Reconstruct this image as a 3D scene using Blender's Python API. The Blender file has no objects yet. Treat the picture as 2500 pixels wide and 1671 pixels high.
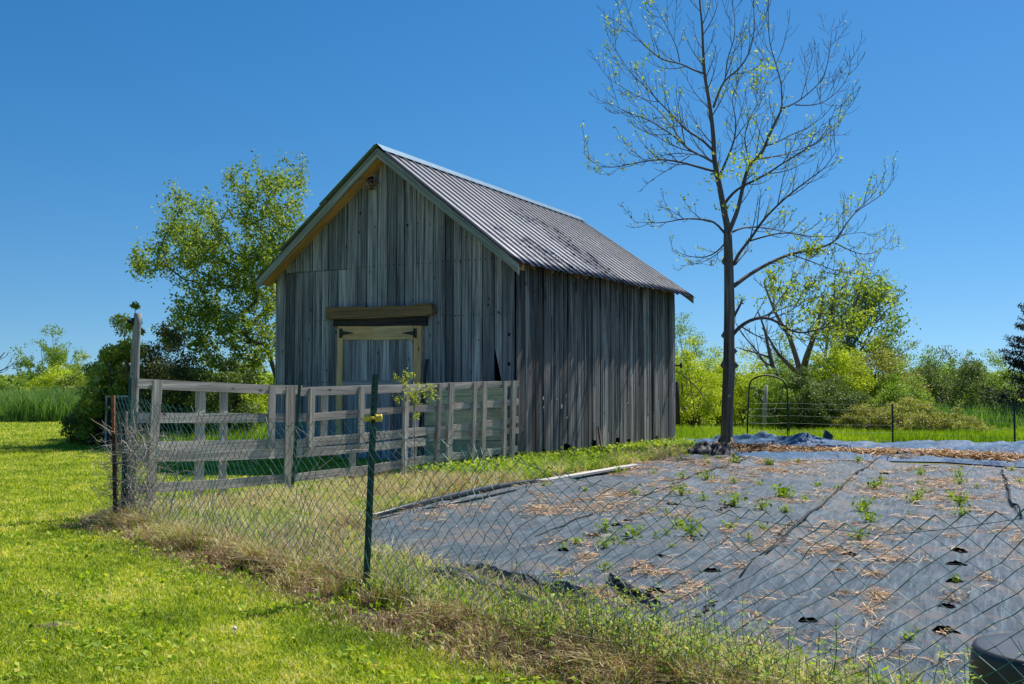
import bpy, math, random
import numpy as np
from mathutils import Vector, Matrix

SC = bpy.context.scene
COL = SC.collection
random.seed(11)
RNG = np.random.default_rng(11)
R = math.radians

# ------------------------------------------------------------------ camera
CAM_H = 1.6
PITCH = R(2.14)
F = 2532.0                       # focal length in pixels of a 2500 px wide frame
cd = bpy.data.cameras.new('camera')
cd.sensor_width = 36.0
cd.lens = 36.0 * F / 2500.0
cd.clip_start = 0.05
cd.clip_end = 3000
cam = bpy.data.objects.new('camera', cd)
COL.objects.link(cam)
cam.location = (0, 0, CAM_H)
cam.rotation_euler = (math.pi / 2 + PITCH, 0, 0)
SC.camera = cam

# ------------------------------------------------------------------ sky and sun
SUN_AZ, SUN_EL = R(43), R(55)    # azimuth clockwise from +Y
w = bpy.data.worlds.new('World')
SC.world = w
w.use_nodes = True
nt = w.node_tree
bg = nt.nodes['Background']
sky = nt.nodes.new('ShaderNodeTexSky')
sky.sky_type = 'NISHITA'
sky.sun_disc = False
sky.sun_elevation = SUN_EL
sky.sun_rotation = SUN_AZ
sky.altitude = 0
sky.air_density = 1.0
sky.dust_density = 0.2
sky.ozone_density = 4.0
hs = nt.nodes.new('ShaderNodeHueSaturation')
hs.inputs['Saturation'].default_value = 1.34
hs.inputs['Hue'].default_value = 0.497
hs.inputs['Value'].default_value = 0.77
nt.links.new(sky.outputs[0], hs.inputs['Color'])
tcw = nt.nodes.new('ShaderNodeTexCoord'); vm = nt.nodes.new('ShaderNodeVectorMath'); vm.operation = 'ADD'
vm.inputs[1].default_value = (0, 0, 0.095); vn = nt.nodes.new('ShaderNodeVectorMath'); vn.operation = 'NORMALIZE'
nt.links.new(tcw.outputs['Generated'], vm.inputs[0]); nt.links.new(vm.outputs[0], vn.inputs[0]); nt.links.new(vn.outputs[0], sky.inputs['Vector'])
nt.links.new(hs.outputs[0], bg.inputs['Color'])
bg.inputs['Strength'].default_value = 0.105

sd = bpy.data.lights.new('sun', 'SUN')
sd.energy = 4.8
sd.angle = R(0.5)
sd.color = (1.0, 0.955, 0.88)
sun = bpy.data.objects.new('sun', sd)
COL.objects.link(sun)
S = Vector((math.sin(SUN_AZ) * math.cos(SUN_EL), math.cos(SUN_AZ) * math.cos(SUN_EL), math.sin(SUN_EL)))
sun.rotation_euler = S.to_track_quat('Z', 'Y').to_euler()
sun.location = (20, 20, 40)

SC.view_settings.view_transform = 'Standard'
SC.view_settings.look = 'None'
SC.view_settings.exposure = 0.5
SC.view_settings.gamma = 1.0
SC.render.engine = 'CYCLES'
SC.cycles.max_bounces = 6
SC.cycles.transparent_max_bounces = 8

# ------------------------------------------------------------------ helpers: pixel -> place
cp, sp = math.cos(PITCH), math.sin(PITCH)
def ray(px, py):
    u, v = (px - 1250) / F, (835.5 - py) / F
    return Vector((u, cp - v * sp, sp + v * cp))
def P(px, py, Y):
    d = ray(px, py)
    return Vector((0, 0, CAM_H)) + d * (Y / d.y)
def G(px, py, z=0.0):
    d = ray(px, py)
    return Vector((0, 0, CAM_H)) + d * ((z - CAM_H) / d.z)
def hit(px, py, o, n):
    d = ray(px, py); c = Vector((0, 0, CAM_H))
    return c + d * ((Vector(o) - c).dot(n) / d.dot(n))
Q = 1.0656                       # full view (2346 px) to 2500 px

# ------------------------------------------------------------------ helpers: noise
def _hash(ix, iy, seed):
    n = (ix.astype(np.int64) * 374761393 + iy.astype(np.int64) * 668265263 + seed * 1442695041) & 0x7fffffff
    n = ((n ^ (n >> 13)) * 1274126177) & 0x7fffffff
    return ((n ^ (n >> 16)) & 0xffff) / 65535.0
def noise2(x, y, seed=0):
    x = np.asarray(x, float); y = np.asarray(y, float)
    ix = np.floor(x); iy = np.floor(y); fx = x - ix; fy = y - iy
    fx = fx * fx * (3 - 2 * fx); fy = fy * fy * (3 - 2 * fy)
    a = _hash(ix, iy, seed); b = _hash(ix + 1, iy, seed); c = _hash(ix, iy + 1, seed); d = _hash(ix + 1, iy + 1, seed)
    return (a * (1 - fx) + b * fx) * (1 - fy) + (c * (1 - fx) + d * fx) * fy
def fbm(x, y, seed=0, o=4):
    s = 0; a = 0.5; t = 0
    for k in range(o):
        s = s + a * noise2(x * 2 ** k, y * 2 ** k, seed + k * 17); t += a; a *= 0.5
    return s / t

# ------------------------------------------------------------------ helpers: objects
def tag(o, label=None, cat=None, group=None, kind=None):
    if label: o['label'] = label
    if cat: o['category'] = cat
    if group: o['group'] = group
    if kind: o['kind'] = kind
    return o
def thing(name, label, cat, loc=(0, 0, 0), group=None):
    o = bpy.data.objects.new(name, None)
    COL.objects.link(o); o.location = loc
    o.empty_display_size = 0.1
    return tag(o, label, cat, group)
def setpar(o, parent):
    if parent is not None:
        o.parent = parent
        o.matrix_parent_inverse = Matrix.Translation(-Vector(parent.location))
def mesh_np(name, V, FA, mat, parent=None, attrs=None, smooth=False):
    """V (n,3); FA (m,k) int array with constant k"""
    V = np.asarray(V, np.float32); FA = np.asarray(FA, np.int32)
    me = bpy.data.meshes.new(name)
    me.vertices.add(len(V)); me.vertices.foreach_set('co', V.ravel())
    k = FA.shape[1]
    me.loops.add(FA.size); me.loops.foreach_set('vertex_index', FA.ravel())
    me.polygons.add(len(FA)); me.polygons.foreach_set('loop_start', np.arange(0, FA.size, k, dtype=np.int32))
    if smooth: me.polygons.foreach_set('use_smooth', np.ones(len(FA), bool))
    for an, arr in (attrs or {}).items():
        arr = np.asarray(arr, np.float32)
        if arr.ndim == 2:
            at = me.attributes.new(an, 'FLOAT_VECTOR', 'POINT'); at.data.foreach_set('vector', arr.ravel())
        else:
            at = me.attributes.new(an, 'FLOAT', 'POINT'); at.data.foreach_set('value', arr)
    me.update(calc_edges=True)
    me.materials.append(mat)
    o = bpy.data.objects.new(name, me)
    COL.objects.link(o); setpar(o, parent)
    return o

class MB:
    """collects pieces into ONE mesh; every vertex carries board coordinates and a random number"""
    def __init__(s): s.v = []; s.f = []; s.bc = []; s.r = []
    def add(s, vs, fs, bcs=None, r=None):
        n = len(s.v); r = random.random() if r is None else r
        s.v += [tuple(p) for p in vs]; s.f += [tuple(i + n for i in q) for q in fs]
        s.bc += [tuple(b) for b in (bcs or vs)]; s.r += [r] * len(vs)
    def board(s, p0, p1, width, thick, nrm, r=None, ends=(0, 0), taper=1.0):
        """plank from p0 to p1 (centre line of its back face), thick along nrm"""
        p0, p1, nrm = Vector(p0), Vector(p1), Vector(nrm).normalized()
        ax = (p1 - p0); L = ax.length; ax = ax / L
        sd_ = ax.cross(nrm).normalized()
        vs = []; bc = []; off = random.random() * 50
        for (q, l, wd, e) in ((p0, 0, width, ends[0]), (p1, L, width * taper, ends[1])):
            for a, b in ((-.5, 0), (.5, 0), (.5, 1), (-.5, 1)):
                vs.append(q + sd_ * (a * wd) + nrm * (b * thick) + ax * (e * a * wd))
                bc.append((a * width + off, b * thick, l + off))
        fs = [(0, 1, 2, 3), (7, 6, 5, 4), (0, 4, 5, 1), (1, 5, 6, 2), (2, 6, 7, 3), (3, 7, 4, 0)]
        s.add(vs, fs, bc, r)
    def box(s, c, dx, dy, dz, X=(1, 0, 0), Y=(0, 1, 0), Z=(0, 0, 1), r=None):
        c = Vector(c); X, Y, Z = Vector(X), Vector(Y), Vector(Z)
        vs = []
        for k in (-.5, .5):
            for i, j in ((-.5, -.5), (.5, -.5), (.5, .5), (-.5, .5)):
                vs.append(c + X * i * dx + Y * j * dy + Z * k * dz)
        s.add(vs, [(3, 2, 1, 0), (4, 5, 6, 7), (0, 1, 5, 4), (1, 2, 6, 5), (2, 3, 7, 6), (3, 0, 4, 7)], None, r)
    def prism(s, O, A, B, N, outline, d0, d1, r=None, off=None):
        """outline in the plane (A,B) from O, extruded along N from d0 to d1"""
        O, A, B, N = map(Vector, (O, A, B, N)); n = len(outline); off = random.random() * 50 if off is None else off
        vs = [O + A * a + B * b + N * d0 for a, b in outline] + [O + A * a + B * b + N * d1 for a, b in outline]
        bc = [(a + off, d, b + off) for d in (d0, d1) for a, b in outline]
        fs = [tuple(range(n))[::-1], tuple(range(n, 2 * n))] + [(i, (i + 1) % n, n + (i + 1) % n, n + i) for i in range(n)]
        s.add(vs, fs, bc, r)
    def tube(s, pts, rad, sides=6, r=None, cap=True):
        pts = [Vector(p) for p in pts]; n = len(pts)
        if not hasattr(rad, '__len__'): rad = [rad] * n
        vs = []; bc = []; off = random.random() * 50; L = 0
        ref = None
        for i, p in enumerate(pts):
            t = (pts[min(i + 1, n - 1)] - pts[max(i - 1, 0)])
            t = t.normalized() if t.length > 1e-9 else Vector((0, 0, 1))
            if ref is None:
                ref = t.orthogonal().normalized()
            ref = (ref - t * ref.dot(t))
            ref = ref.normalized() if ref.length > 1e-6 else t.orthogonal().normalized()
            b = t.cross(ref)
            if i: L += (p - pts[i - 1]).length
            for k in range(sides):
                a = 2 * math.pi * k / sides
                vs.append(p + (ref * math.cos(a) + b * math.sin(a)) * rad[i])
                bc.append((math.cos(a) * rad[i] + off, math.sin(a) * rad[i], L + off))
        fs = []
        for i in range(n - 1):
            for k in range(sides):
                k2 = (k + 1) % sides
                fs.append((i * sides + k, i * sides + k2, (i + 1) * sides + k2, (i + 1) * sides + k))
        if cap and sides > 2:
            fs.append(tuple(range(sides))[::-1]); fs.append(tuple(range((n - 1) * sides, n * sides)))
        s.add(vs, fs, bc, r)
    def build(s, name, mat, parent=None, smooth=False, bevel=0):
        me = bpy.data.meshes.new(name)
        me.from_pydata(s.v, [], s.f)
        at = me.attributes.new('bc', 'FLOAT_VECTOR', 'POINT'); at.data.foreach_set('vector', np.asarray(s.bc, np.float32).ravel())
        at = me.attributes.new('rnd', 'FLOAT', 'POINT'); at.data.foreach_set('value', np.asarray(s.r, np.float32))
        if smooth: me.polygons.foreach_set('use_smooth', np.ones(len(me.polygons), bool))
        me.update(); me.materials.append(mat)
        o = bpy.data.objects.new(name, me); COL.objects.link(o); setpar(o, parent)
        if bevel:
            m = o.modifiers.new('bevel', 'BEVEL'); m.width = bevel; m.segments = 2; m.limit_method = 'ANGLE'
        return o

def copy_thing(src, loc, rz=0.0, sc=1.0, label=None):
    c = src.copy(); COL.objects.link(c); c.location = loc; c.rotation_euler = (0, 0, rz); c.scale = (sc,) * 3
    if label: c['label'] = label
    for ch in src.children:
        k = ch.copy(); COL.objects.link(k); k.parent = c; k.matrix_parent_inverse = ch.matrix_parent_inverse.copy()
    return c

# ------------------------------------------------------------------ helpers: materials
def newmat(name):
    m = bpy.data.materials.new(name); m.use_nodes = True
    t = m.node_tree; t.nodes.remove(t.nodes['Principled BSDF'])
    return m, t, t.nodes['Material Output']
def nd(t, typ, **kw):
    n = t.nodes.new(typ)
    for k, v in kw.items():
        if k.startswith('i_'): n.inputs[k[2:].replace('_', ' ')].default_value = v
        else: setattr(n, k, v)
    return n
def ramp(t, src, stops, interp='LINEAR'):
    n = t.nodes.new('ShaderNodeValToRGB'); n.color_ramp.interpolation = interp
    e = n.color_ramp.elements
    while len(e) < len(stops): e.new(0.5)
    for i, (p, c) in enumerate(stops):
        e[i].position = p; e[i].color = (*c, 1) if len(c) == 3 else c
    t.links.new(src, n.inputs[0]); return n.outputs[0]
def mixc(t, fac, a, b, mode='MIX'):
    n = t.nodes.new('ShaderNodeMix'); n.data_type = 'RGBA'; n.blend_type = mode; n.clamp_factor = True
    for sck, v in ((n.inputs[0], fac), (n.inputs[6], a), (n.inputs[7], b)):
        if hasattr(v, 'is_output'): t.links.new(v, sck)
        elif hasattr(v, '__len__'): sck.default_value = (*v, 1) if len(v) == 3 else v
        else: sck.default_value = v
    return n.outputs[2]
def math_(t, op, a, b=None, c=None):
    n = t.nodes.new('ShaderNodeMath'); n.operation = op
    for i, v in enumerate((a, b, c)):
        if v is None: continue
        if hasattr(v, 'is_output'): t.links.new(v, n.inputs[i])
        else: n.inputs[i].default_value = v
    return n.outputs[0]
def attr(t, name, vec=False):
    n = t.nodes.new('ShaderNodeAttribute'); n.attribute_name = name
    return n.outputs['Vector'] if vec else n.outputs['Fac']
def mapping(t, vec, scale, loc=(0, 0, 0)):
    n = t.nodes.new('ShaderNodeMapping'); n.inputs['Scale'].default_value = scale; n.inputs['Location'].default_value = loc
    t.links.new(vec, n.inputs['Vector']); return n.outputs[0]
def noise(t, vec, scale, detail=4, rough=0.6, dist=0.0):
    n = t.nodes.new('ShaderNodeTexNoise'); n.inputs['Scale'].default_value = scale
    n.inputs['Detail'].default_value = detail; n.inputs['Roughness'].default_value = rough; n.inputs['Distortion'].default_value = dist
    if vec is not None: t.links.new(vec, n.inputs['Vector'])
    return n.outputs['Fac']
def principled(t, out, col, rough=0.8, spec=0.3, metal=0.0, bump=None, bstr=0.3, bdist=0.01):
    p = t.nodes.new('ShaderNodeBsdfPrincipled')
    if hasattr(col, 'is_output'): t.links.new(col, p.inputs['Base Color'])
    else: p.inputs['Base Color'].default_value = (*col, 1)
    if hasattr(rough, 'is_output'): t.links.new(rough, p.inputs['Roughness'])
    else: p.inputs['Roughness'].default_value = rough
    p.inputs['Specular IOR Level'].default_value = spec; p.inputs['Metallic'].default_value = metal
    if bump is not None:
        b = t.nodes.new('ShaderNodeBump'); b.inputs['Strength'].default_value = bstr; b.inputs['Distance'].default_value = bdist
        t.links.new(bump, b.inputs['Height']); t.links.new(b.outputs[0], p.inputs['Normal'])
    t.links.new(p.outputs[0], out.inputs['Surface']); return p

def wood_mat(name, cols, knots=True, grain=1.0, stain=None, contrast=1.0, bstr=0.5):
    """weathered timber: grain runs along the board (third component of bc)"""
    m, t, out = newmat(name)
    bc = attr(t, 'bc', True); r = attr(t, 'rnd')
    sep = t.nodes.new('ShaderNodeSeparateXYZ'); t.links.new(bc, sep.inputs[0])
    g1 = noise(t, mapping(t, bc, (30 * grain, 30 * grain, 0.6)), 1.0, 5, 0.6, 0.4)
    g2 = noise(t, mapping(t, bc, (150 * grain, 150 * grain, 3.0)), 1.0, 3, 0.6)
    g3 = noise(t, mapping(t, bc, (6, 6, 0.7)), 1.0, 3, 0.5)
    base = ramp(t, r, [(0.0, cols[0]), (0.35, cols[1]), (0.65, cols[2]), (1.0, cols[3])])
    gr = ramp(t, g1, [(0.30, (0.12,) * 3), (0.42, (0.6,) * 3), (0.56, (1.15,) * 3), (0.72, (1.9,) * 3)])
    c = mixc(t, 0.85 * contrast, base, gr, 'MULTIPLY')
    c = mixc(t, 0.6, c, ramp(t, g2, [(0.35, (0.55,) * 3), (0.55, (1.05,) * 3), (0.75, (1.2,) * 3)]), 'MULTIPLY')
    c = mixc(t, 0.7, c, ramp(t, g3, [(0.3, (0.5, 0.52, 0.55)), (0.52, (1, 1, 1)), (0.72, (1.35, 1.32, 1.28))]), 'MULTIPLY')
    if knots:
        v = t.nodes.new('ShaderNodeTexVoronoi'); v.inputs['Scale'].default_value = 1.0
        t.links.new(mapping(t, bc, (5.0, 3.0, 2.2)), v.inputs['Vector'])
        k = ramp(t, v.outputs['Distance'], [(0.055, (1, 1, 1)), (0.085, (0.35,) * 3), (0.14, (0, 0, 0))])
        c = mixc(t, k, c, mixc(t, 0.8, c, (0.02, 0.018, 0.016)))
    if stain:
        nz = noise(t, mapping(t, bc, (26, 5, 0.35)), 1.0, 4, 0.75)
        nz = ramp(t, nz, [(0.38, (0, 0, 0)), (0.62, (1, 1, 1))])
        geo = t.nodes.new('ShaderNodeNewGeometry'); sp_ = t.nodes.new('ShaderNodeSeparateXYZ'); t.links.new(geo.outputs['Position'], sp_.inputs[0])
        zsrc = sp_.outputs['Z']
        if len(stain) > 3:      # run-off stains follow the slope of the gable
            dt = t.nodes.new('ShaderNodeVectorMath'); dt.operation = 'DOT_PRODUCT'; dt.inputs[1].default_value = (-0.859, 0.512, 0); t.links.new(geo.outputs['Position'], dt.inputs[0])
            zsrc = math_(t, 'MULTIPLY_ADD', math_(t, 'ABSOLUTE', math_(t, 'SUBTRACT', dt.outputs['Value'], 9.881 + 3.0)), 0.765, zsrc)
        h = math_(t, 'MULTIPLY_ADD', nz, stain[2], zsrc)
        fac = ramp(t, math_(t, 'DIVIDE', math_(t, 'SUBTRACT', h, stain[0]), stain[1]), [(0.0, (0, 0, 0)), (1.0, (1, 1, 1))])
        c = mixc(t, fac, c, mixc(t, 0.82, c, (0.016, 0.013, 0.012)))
    c = mixc(t, math_(t, 'LESS_THAN', r, -0.5), c, (0.006, 0.006, 0.007))
    c = mixc(t, math_(t, 'GREATER_THAN', r, 1.5), c, (0.72, 0.70, 0.68))
    hgt = math_(t, 'ADD', g1, math_(t, 'MULTIPLY', g2, 0.6))
    principled(t, out, c, 0.85, 0.2, 0, hgt, bstr, 0.006)
    return m

def leaf_mat(name, stops, trans=0.45, rough=0.55, spec=0.25, scale=1.0):
    m, t, out = newmat(name)
    c = ramp(t, attr(t, 'rnd'), stops)
    p = nd(t, 'ShaderNodeBsdfPrincipled'); t.links.new(c, p.inputs['Base Color'])
    p.inputs['Roughness'].default_value = rough; p.inputs['Specular IOR Level'].default_value = spec
    tr = nd(t, 'ShaderNodeBsdfTranslucent')
    t.links.new(mixc(t, 1.0, c, (1.25, 1.3, 0.55), 'MULTIPLY'), tr.inputs['Color'])
    mx = nd(t, 'ShaderNodeMixShader'); mx.inputs[0].default_value = trans
    t.links.new(p.outputs[0], mx.inputs[1]); t.links.new(tr.outputs[0], mx.inputs[2])
    t.links.new(mx.outputs[0], out.inputs['Surface'])
    return m

def plain(name, col, rough=0.6, spec=0.4, metal=0.0, var=0.25, scale=20, bstr=0.15):
    m, t, out = newmat(name)
    tc = nd(t, 'ShaderNodeTexCoord')
    n = noise(t, tc.outputs['Object'], scale, 4, 0.6)
    c = ramp(t, n, [(0.3, tuple(x * (1 - var) for x in col)), (0.7, tuple(x * (1 + var) for x in col))])
    principled(t, out, c, rough, spec, metal, n, bstr, 0.004)
    return m

GREYB = [(0.112, 0.110, 0.127), (0.303, 0.282, 0.313), (0.191, 0.183, 0.211), (0.483, 0.441, 0.475)]
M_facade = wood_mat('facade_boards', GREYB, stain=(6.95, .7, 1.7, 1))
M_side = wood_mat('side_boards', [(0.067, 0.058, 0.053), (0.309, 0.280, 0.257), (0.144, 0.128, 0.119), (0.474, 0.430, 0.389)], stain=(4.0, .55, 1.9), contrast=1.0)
M_fascia = wood_mat('fascia_board', [(0.27, 0.27, 0.265), (0.32, 0.32, 0.31), (0.30, 0.30, 0.29), (0.36, 0.355, 0.345)], knots=False)
M_soffit = wood_mat('soffit_timber', [(0.561, 0.284, 0.102), (0.660, 0.360, 0.135), (0.594, 0.316, 0.114), (0.726, 0.406, 0.162)], knots=True, contrast=0.6)
M_beam = wood_mat('rough_beam', [(0.247, 0.143, 0.073), (0.280, 0.165, 0.085), (0.263, 0.157, 0.079), (0.312, 0.186, 0.097)], contrast=0.6)
M_dark = wood_mat('dark_timber', [(0.03, 0.026, 0.028), (0.04, 0.034, 0.036), (0.035, 0.03, 0.032), (0.05, 0.04, 0.042)], knots=False)
M_pine = wood_mat('new_pine', [(0.850, 0.435, 0.198), (0.850, 0.523, 0.267), (0.850, 0.473, 0.232), (0.850, 0.563, 0.303)], contrast=0.25, bstr=0.15)
M_patch = wood_mat('patch_boards', [(0.850, 0.635, 0.356), (0.850, 0.715, 0.429), (0.850, 0.592, 0.338), (0.850, 0.756, 0.464)], contrast=0.3, bstr=0.15)
M_fence = wood_mat('fence_boards', [(0.393, 0.346, 0.288), (0.545, 0.478, 0.402), (0.470, 0.416, 0.361), (0.621, 0.547, 0.456)], contrast=0.6)
M_log = wood_mat('grey_log', [(0.375, 0.350, 0.325)] * 4, knots=True, contrast=0.6)
M_oldpost = wood_mat('old_post', [(0.07, 0.055, 0.05)] * 4, contrast=0.9)
M_plank = wood_mat('pale_plank', [(0.52, 0.49, 0.44)] * 4, contrast=0.4)
M_black = plain('black_iron', (0.012, 0.012, 0.014), 0.5, 0.4)
M_inside_dark = plain('unlit_inside_dark', (0.01, 0.01, 0.01), 0.9, 0.1)
M_tgreen = plain('green_post_paint', (0.008, 0.055, 0.045), 0.45, 0.5, 0, 0.3, 30)
M_wire = plain('green_vinyl_wire', (0.015, 0.12, 0.11), 0.55, 0.35, 0, 0.3, 5)
M_rust = plain('rusty_steel', (0.26, 0.11, 0.065), 0.8, 0.3, 0, 0.5, 40)
M_yellow = plain('yellow_plastic', (0.72, 0.52, 0.05), 0.4, 0.5, 0, 0.15, 30)
M_steel = plain('grey_wire', (0.28, 0.28, 0.28), 0.5, 0.5, 0.5)
M_alu = plain('grey_metal_frame', (0.30, 0.33, 0.34), 0.5, 0.5, 0.3)
M_rubber = plain('black_rubber', (0.028, 0.030, 0.034), 0.42, 0.5, 0, 0.35, 14)
M_soil = plain('dark_soil', (0.012, 0.010, 0.009), 0.95, 0.1, 0, 0.5, 60)

# ------------------------------------------------------------------ the ground
F0 = np.array([-4.54, 11.9]); FD = np.array([0.642, -0.767]); FN = np.array([0.767, 0.642])      # chain-link line
W0 = np.array([-4.52, 12.3]); WD = np.array([0.5505, 0.8348]); WN = np.array([0.8348, -0.5505])  # wooden fence line
def d_in(x, y): return (x - F0[0]) * FN[0] + (y - F0[1]) * FN[1]
def d_w(x, y): return (x - W0[0]) * WN[0] + (y - W0[1]) * WN[1]
def zone_dry(x, y):
    """0 green lawn ... 1 dry weedy ground"""
    di = d_in(x, y); dw = d_w(x, y)
    n = fbm(x * 1.3, y * 1.3, 5)
    ss_ = (x - F0[0]) * FD[0] + (y - F0[1]) * FD[1]
    e = np.exp(-((di + 0.15) / 0.45) ** 2) * 1.1 * np.clip((ss_ + .3) / .5, 0, 1)
    inside = ((di > 0) & (dw > 0) & (y < 24)).astype(float) * (0.25 + 0.5 * n)
    far = np.clip(0.3 * (fbm(x * .3, y * .3, 9) - .45) * 3, 0, 0.4)
    bald = np.exp(-(((x + 4.6) / 0.7) ** 2 + ((y - 12.3) / 0.5) ** 2)) * 0.8
    pt = G(137, 1527); bald = bald + np.exp(-(((x - pt.x) / 0.17) ** 2 + ((y - pt.y) / 0.12) ** 2)) * 1.3
    return np.clip(np.maximum(e * (0.5 + n), inside) + far + bald, 0, 1)
def gz(x, y):
    return 0.03 * (fbm(x * 0.5, y * 0.5, 3) - 0.5)

m, t, out = newmat('ground_soil_and_turf')
tc = nd(t, 'ShaderNodeTexCoord'); oc = tc.outputs['Object']
dry = attr(t, 'dry')
n1 = noise(t, oc, 2.2, 6, 0.7); n2 = noise(t, oc, 28, 5, 0.75); n3 = noise(t, oc, 0.25, 4, 0.6)
green = ramp(t, n2, [(0.28, (0.045, 0.075, 0.010)), (0.5, (0.115, 0.19, 0.018)), (0.72, (0.21, 0.29, 0.045))])
green = mixc(t, 1.0, green, (1.75, 1.4, 1.25), 'MULTIPLY')
green = mixc(t, 0.7, green, ramp(t, n1, [(0.3, (0.72, 0.85, 0.8)), (0.55, (1, 1, 1)), (0.75, (1.35, 1.12, 1.1))]), 'MULTIPLY')
green = mixc(t, 0.5, green, ramp(t, n3, [(0.35, (0.75, 0.9, 0.9)), (0.65, (1.2, 1.1, 0.9))]), 'MULTIPLY')
brown = ramp(t, n2, [(0.3, (0.035, 0.025, 0.018)), (0.5, (0.14, 0.105, 0.07)), (0.7, (0.34, 0.28, 0.19))])
fac = ramp(t, math_(t, 'ADD', dry, math_(t, 'MULTIPLY', math_(t, 'SUBTRACT', n1, 0.5), 0.7)), [(0.25, (0, 0, 0)), (0.6, (1, 1, 1))])
principled(t, out, mixc(t, fac, green, brown), 0.95, 0.1, 0, n2, 0.8, 0.03)
M_ground = m
xs = np.concatenate([[-900, -500, -250, -120, -70, -45, -32, -24], np.arange(-19, 16.01, 0.16), [18, 22, 28, 36, 50, 80, 140, 260, 500, 900]])
ys = np.concatenate([[-40, -15, -5, 0, 1.5], np.arange(2.5, 27, 0.16), np.arange(27, 45, 0.8), [48, 55, 65, 80, 110, 160, 250, 420, 700, 1200]])
XX, YY = np.meshgrid(xs, ys)
ZZ = gz(XX, YY) * (np.abs(XX) < 30) * (YY < 60)
nx, ny = len(xs), len(ys)
idx = np.arange(nx * ny).reshape(ny, nx)
FA = np.stack([idx[:-1, :-1], idx[:-1, 1:], idx[1:, 1:], idx[1:, :-1]], -1).reshape(-1, 4)
g = mesh_np('ground', np.stack([XX, YY, ZZ], -1).reshape(-1, 3), FA, M_ground, None, {'dry': zone_dry(XX, YY).ravel()}, True)
tag(g, 'green turf and weedy soil reaching to the horizon', 'ground', kind='structure')

# ------------------------------------------------------------------ grass and leaves as meshes
def blades(name, P3, h, wd, lean, mat, rnd, parent=None, curve=0.4):
    """P3 (n,3); two-segment tapering blades"""
    n = len(P3)
    az = RNG.uniform(0, 2 * np.pi, n); ld = RNG.uniform(0, 2 * np.pi, n)
    side = np.stack([np.cos(az), np.sin(az), np.zeros(n)], -1) * wd[:, None] * 0.5
    ln = np.stack([np.cos(ld), np.sin(ld), np.zeros(n)], -1) * (lean * h)[:, None]
    up = np.stack([np.zeros(n), np.zeros(n), h], -1)
    mid = P3 + up * 0.55 + ln * 0.35
    tip = P3 + up * (1 - 0.25 * lean[:, None]) + ln
    V = np.stack([P3 - side, P3 + side, mid + side * 0.8, mid - side * 0.8, tip], 1).reshape(-1, 3)
    b = np.arange(n)[:, None] * 5
    T = np.concatenate([b + [0, 1, 2], b + [0, 2, 3], b + [3, 2, 4]], 0)
    return mesh_np(name, V, T, mat, parent, {'rnd': np.repeat(rnd, 5)})

def rot_leaves(P3, size, asp=0.5, up_bias=0.3):
    """diamond leaves with a fold; returns verts, quads"""
    n = len(P3)
    a = RNG.normal(size=(n, 3)); a /= np.linalg.norm(a, axis=1)[:, None]
    nr = RNG.normal(size=(n, 3)); nr[:, 2] += up_bias * 3
    b = np.cross(a, nr); b /= (np.linalg.norm(b, axis=1)[:, None] + 1e-9)
    c = np.cross(a, b)
    s = size[:, None]
    V = np.stack([P3, P3 + a * s * 0.5 + b * s * asp * 0.5 + c * s * 0.06, P3 + a * s, P3 + a * s * 0.5 - b * s * asp * 0.5 + c * s * 0.06], 1).reshape(-1, 3)
    FA = np.arange(n * 4).reshape(-1, 4)
    return V, FA
def leaves(name, P3, size, mat, rnd, parent=None, asp=0.5, up_bias=0.3):
    V, FA = rot_leaves(P3, size, asp, up_bias)
    return mesh_np(name, V, FA, mat, parent, {'rnd': np.repeat(rnd, 4)})

M_grass = leaf_mat('lawn_grass', [(0.0, (0.130, 0.200, 0.016)), (0.35, (0.260, 0.348, 0.025)), (0.7, (0.449, 0.520, 0.042)), (0.88, (0.662, 0.625, 0.086)), (1.0, (0.776, 0.660, 0.311))], 0.4)
M_weed = leaf_mat('weed_blades', [(0.0, (0.093, 0.175, 0.019)), (0.3, (0.225, 0.338, 0.037)), (0.5, (0.398, 0.450, 0.112)), (0.66, (0.610, 0.525, 0.300)), (0.85, (0.742, 0.625, 0.450)), (1.0, (0.398, 0.275, 0.200))], 0.35)
M_dead = leaf_mat('dead_weeds', [(0.0, (0.134, 0.083, 0.057)), (0.3, (0.318, 0.192, 0.113)), (0.6, (0.636, 0.433, 0.247)), (0.85, (0.850, 0.746, 0.453)), (1.0, (0.426, 0.529, 0.103))], 0.2)
M_straw = leaf_mat('straw', [(0.0, (0.129, 0.063, 0.034)), (0.4, (0.386, 0.218, 0.117)), (0.75, (0.618, 0.391, 0.215)), (1.0, (0.773, 0.552, 0.323))], 0.15)
M_tall = leaf_mat('tall_grass', [(0.0, (0.072, 0.147, 0.028)), (0.5, (0.154, 0.285, 0.066)), (0.85, (0.290, 0.430, 0.142)), (1.0, (0.542, 0.585, 0.304))], 0.35)
M_bright = leaf_mat('bright_weeds', [(0.0, (0.118, 0.221, 0.016)), (0.4, (0.238, 0.373, 0.021)), (0.8, (0.425, 0.524, 0.041)), (1.0, (0.647, 0.580, 0.083))], 0.4)

def polar_samples(n, r0, r1, a0, a1):
    """density falling as 1/r^2 with distance from the path where one stands"""
    r = r0 * (r1 / r0) ** RNG.random(n)
    a = RNG.uniform(a0, a1, n)
    return np.stack([r * np.sin(a), r * np.cos(a)], -1), r

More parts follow.
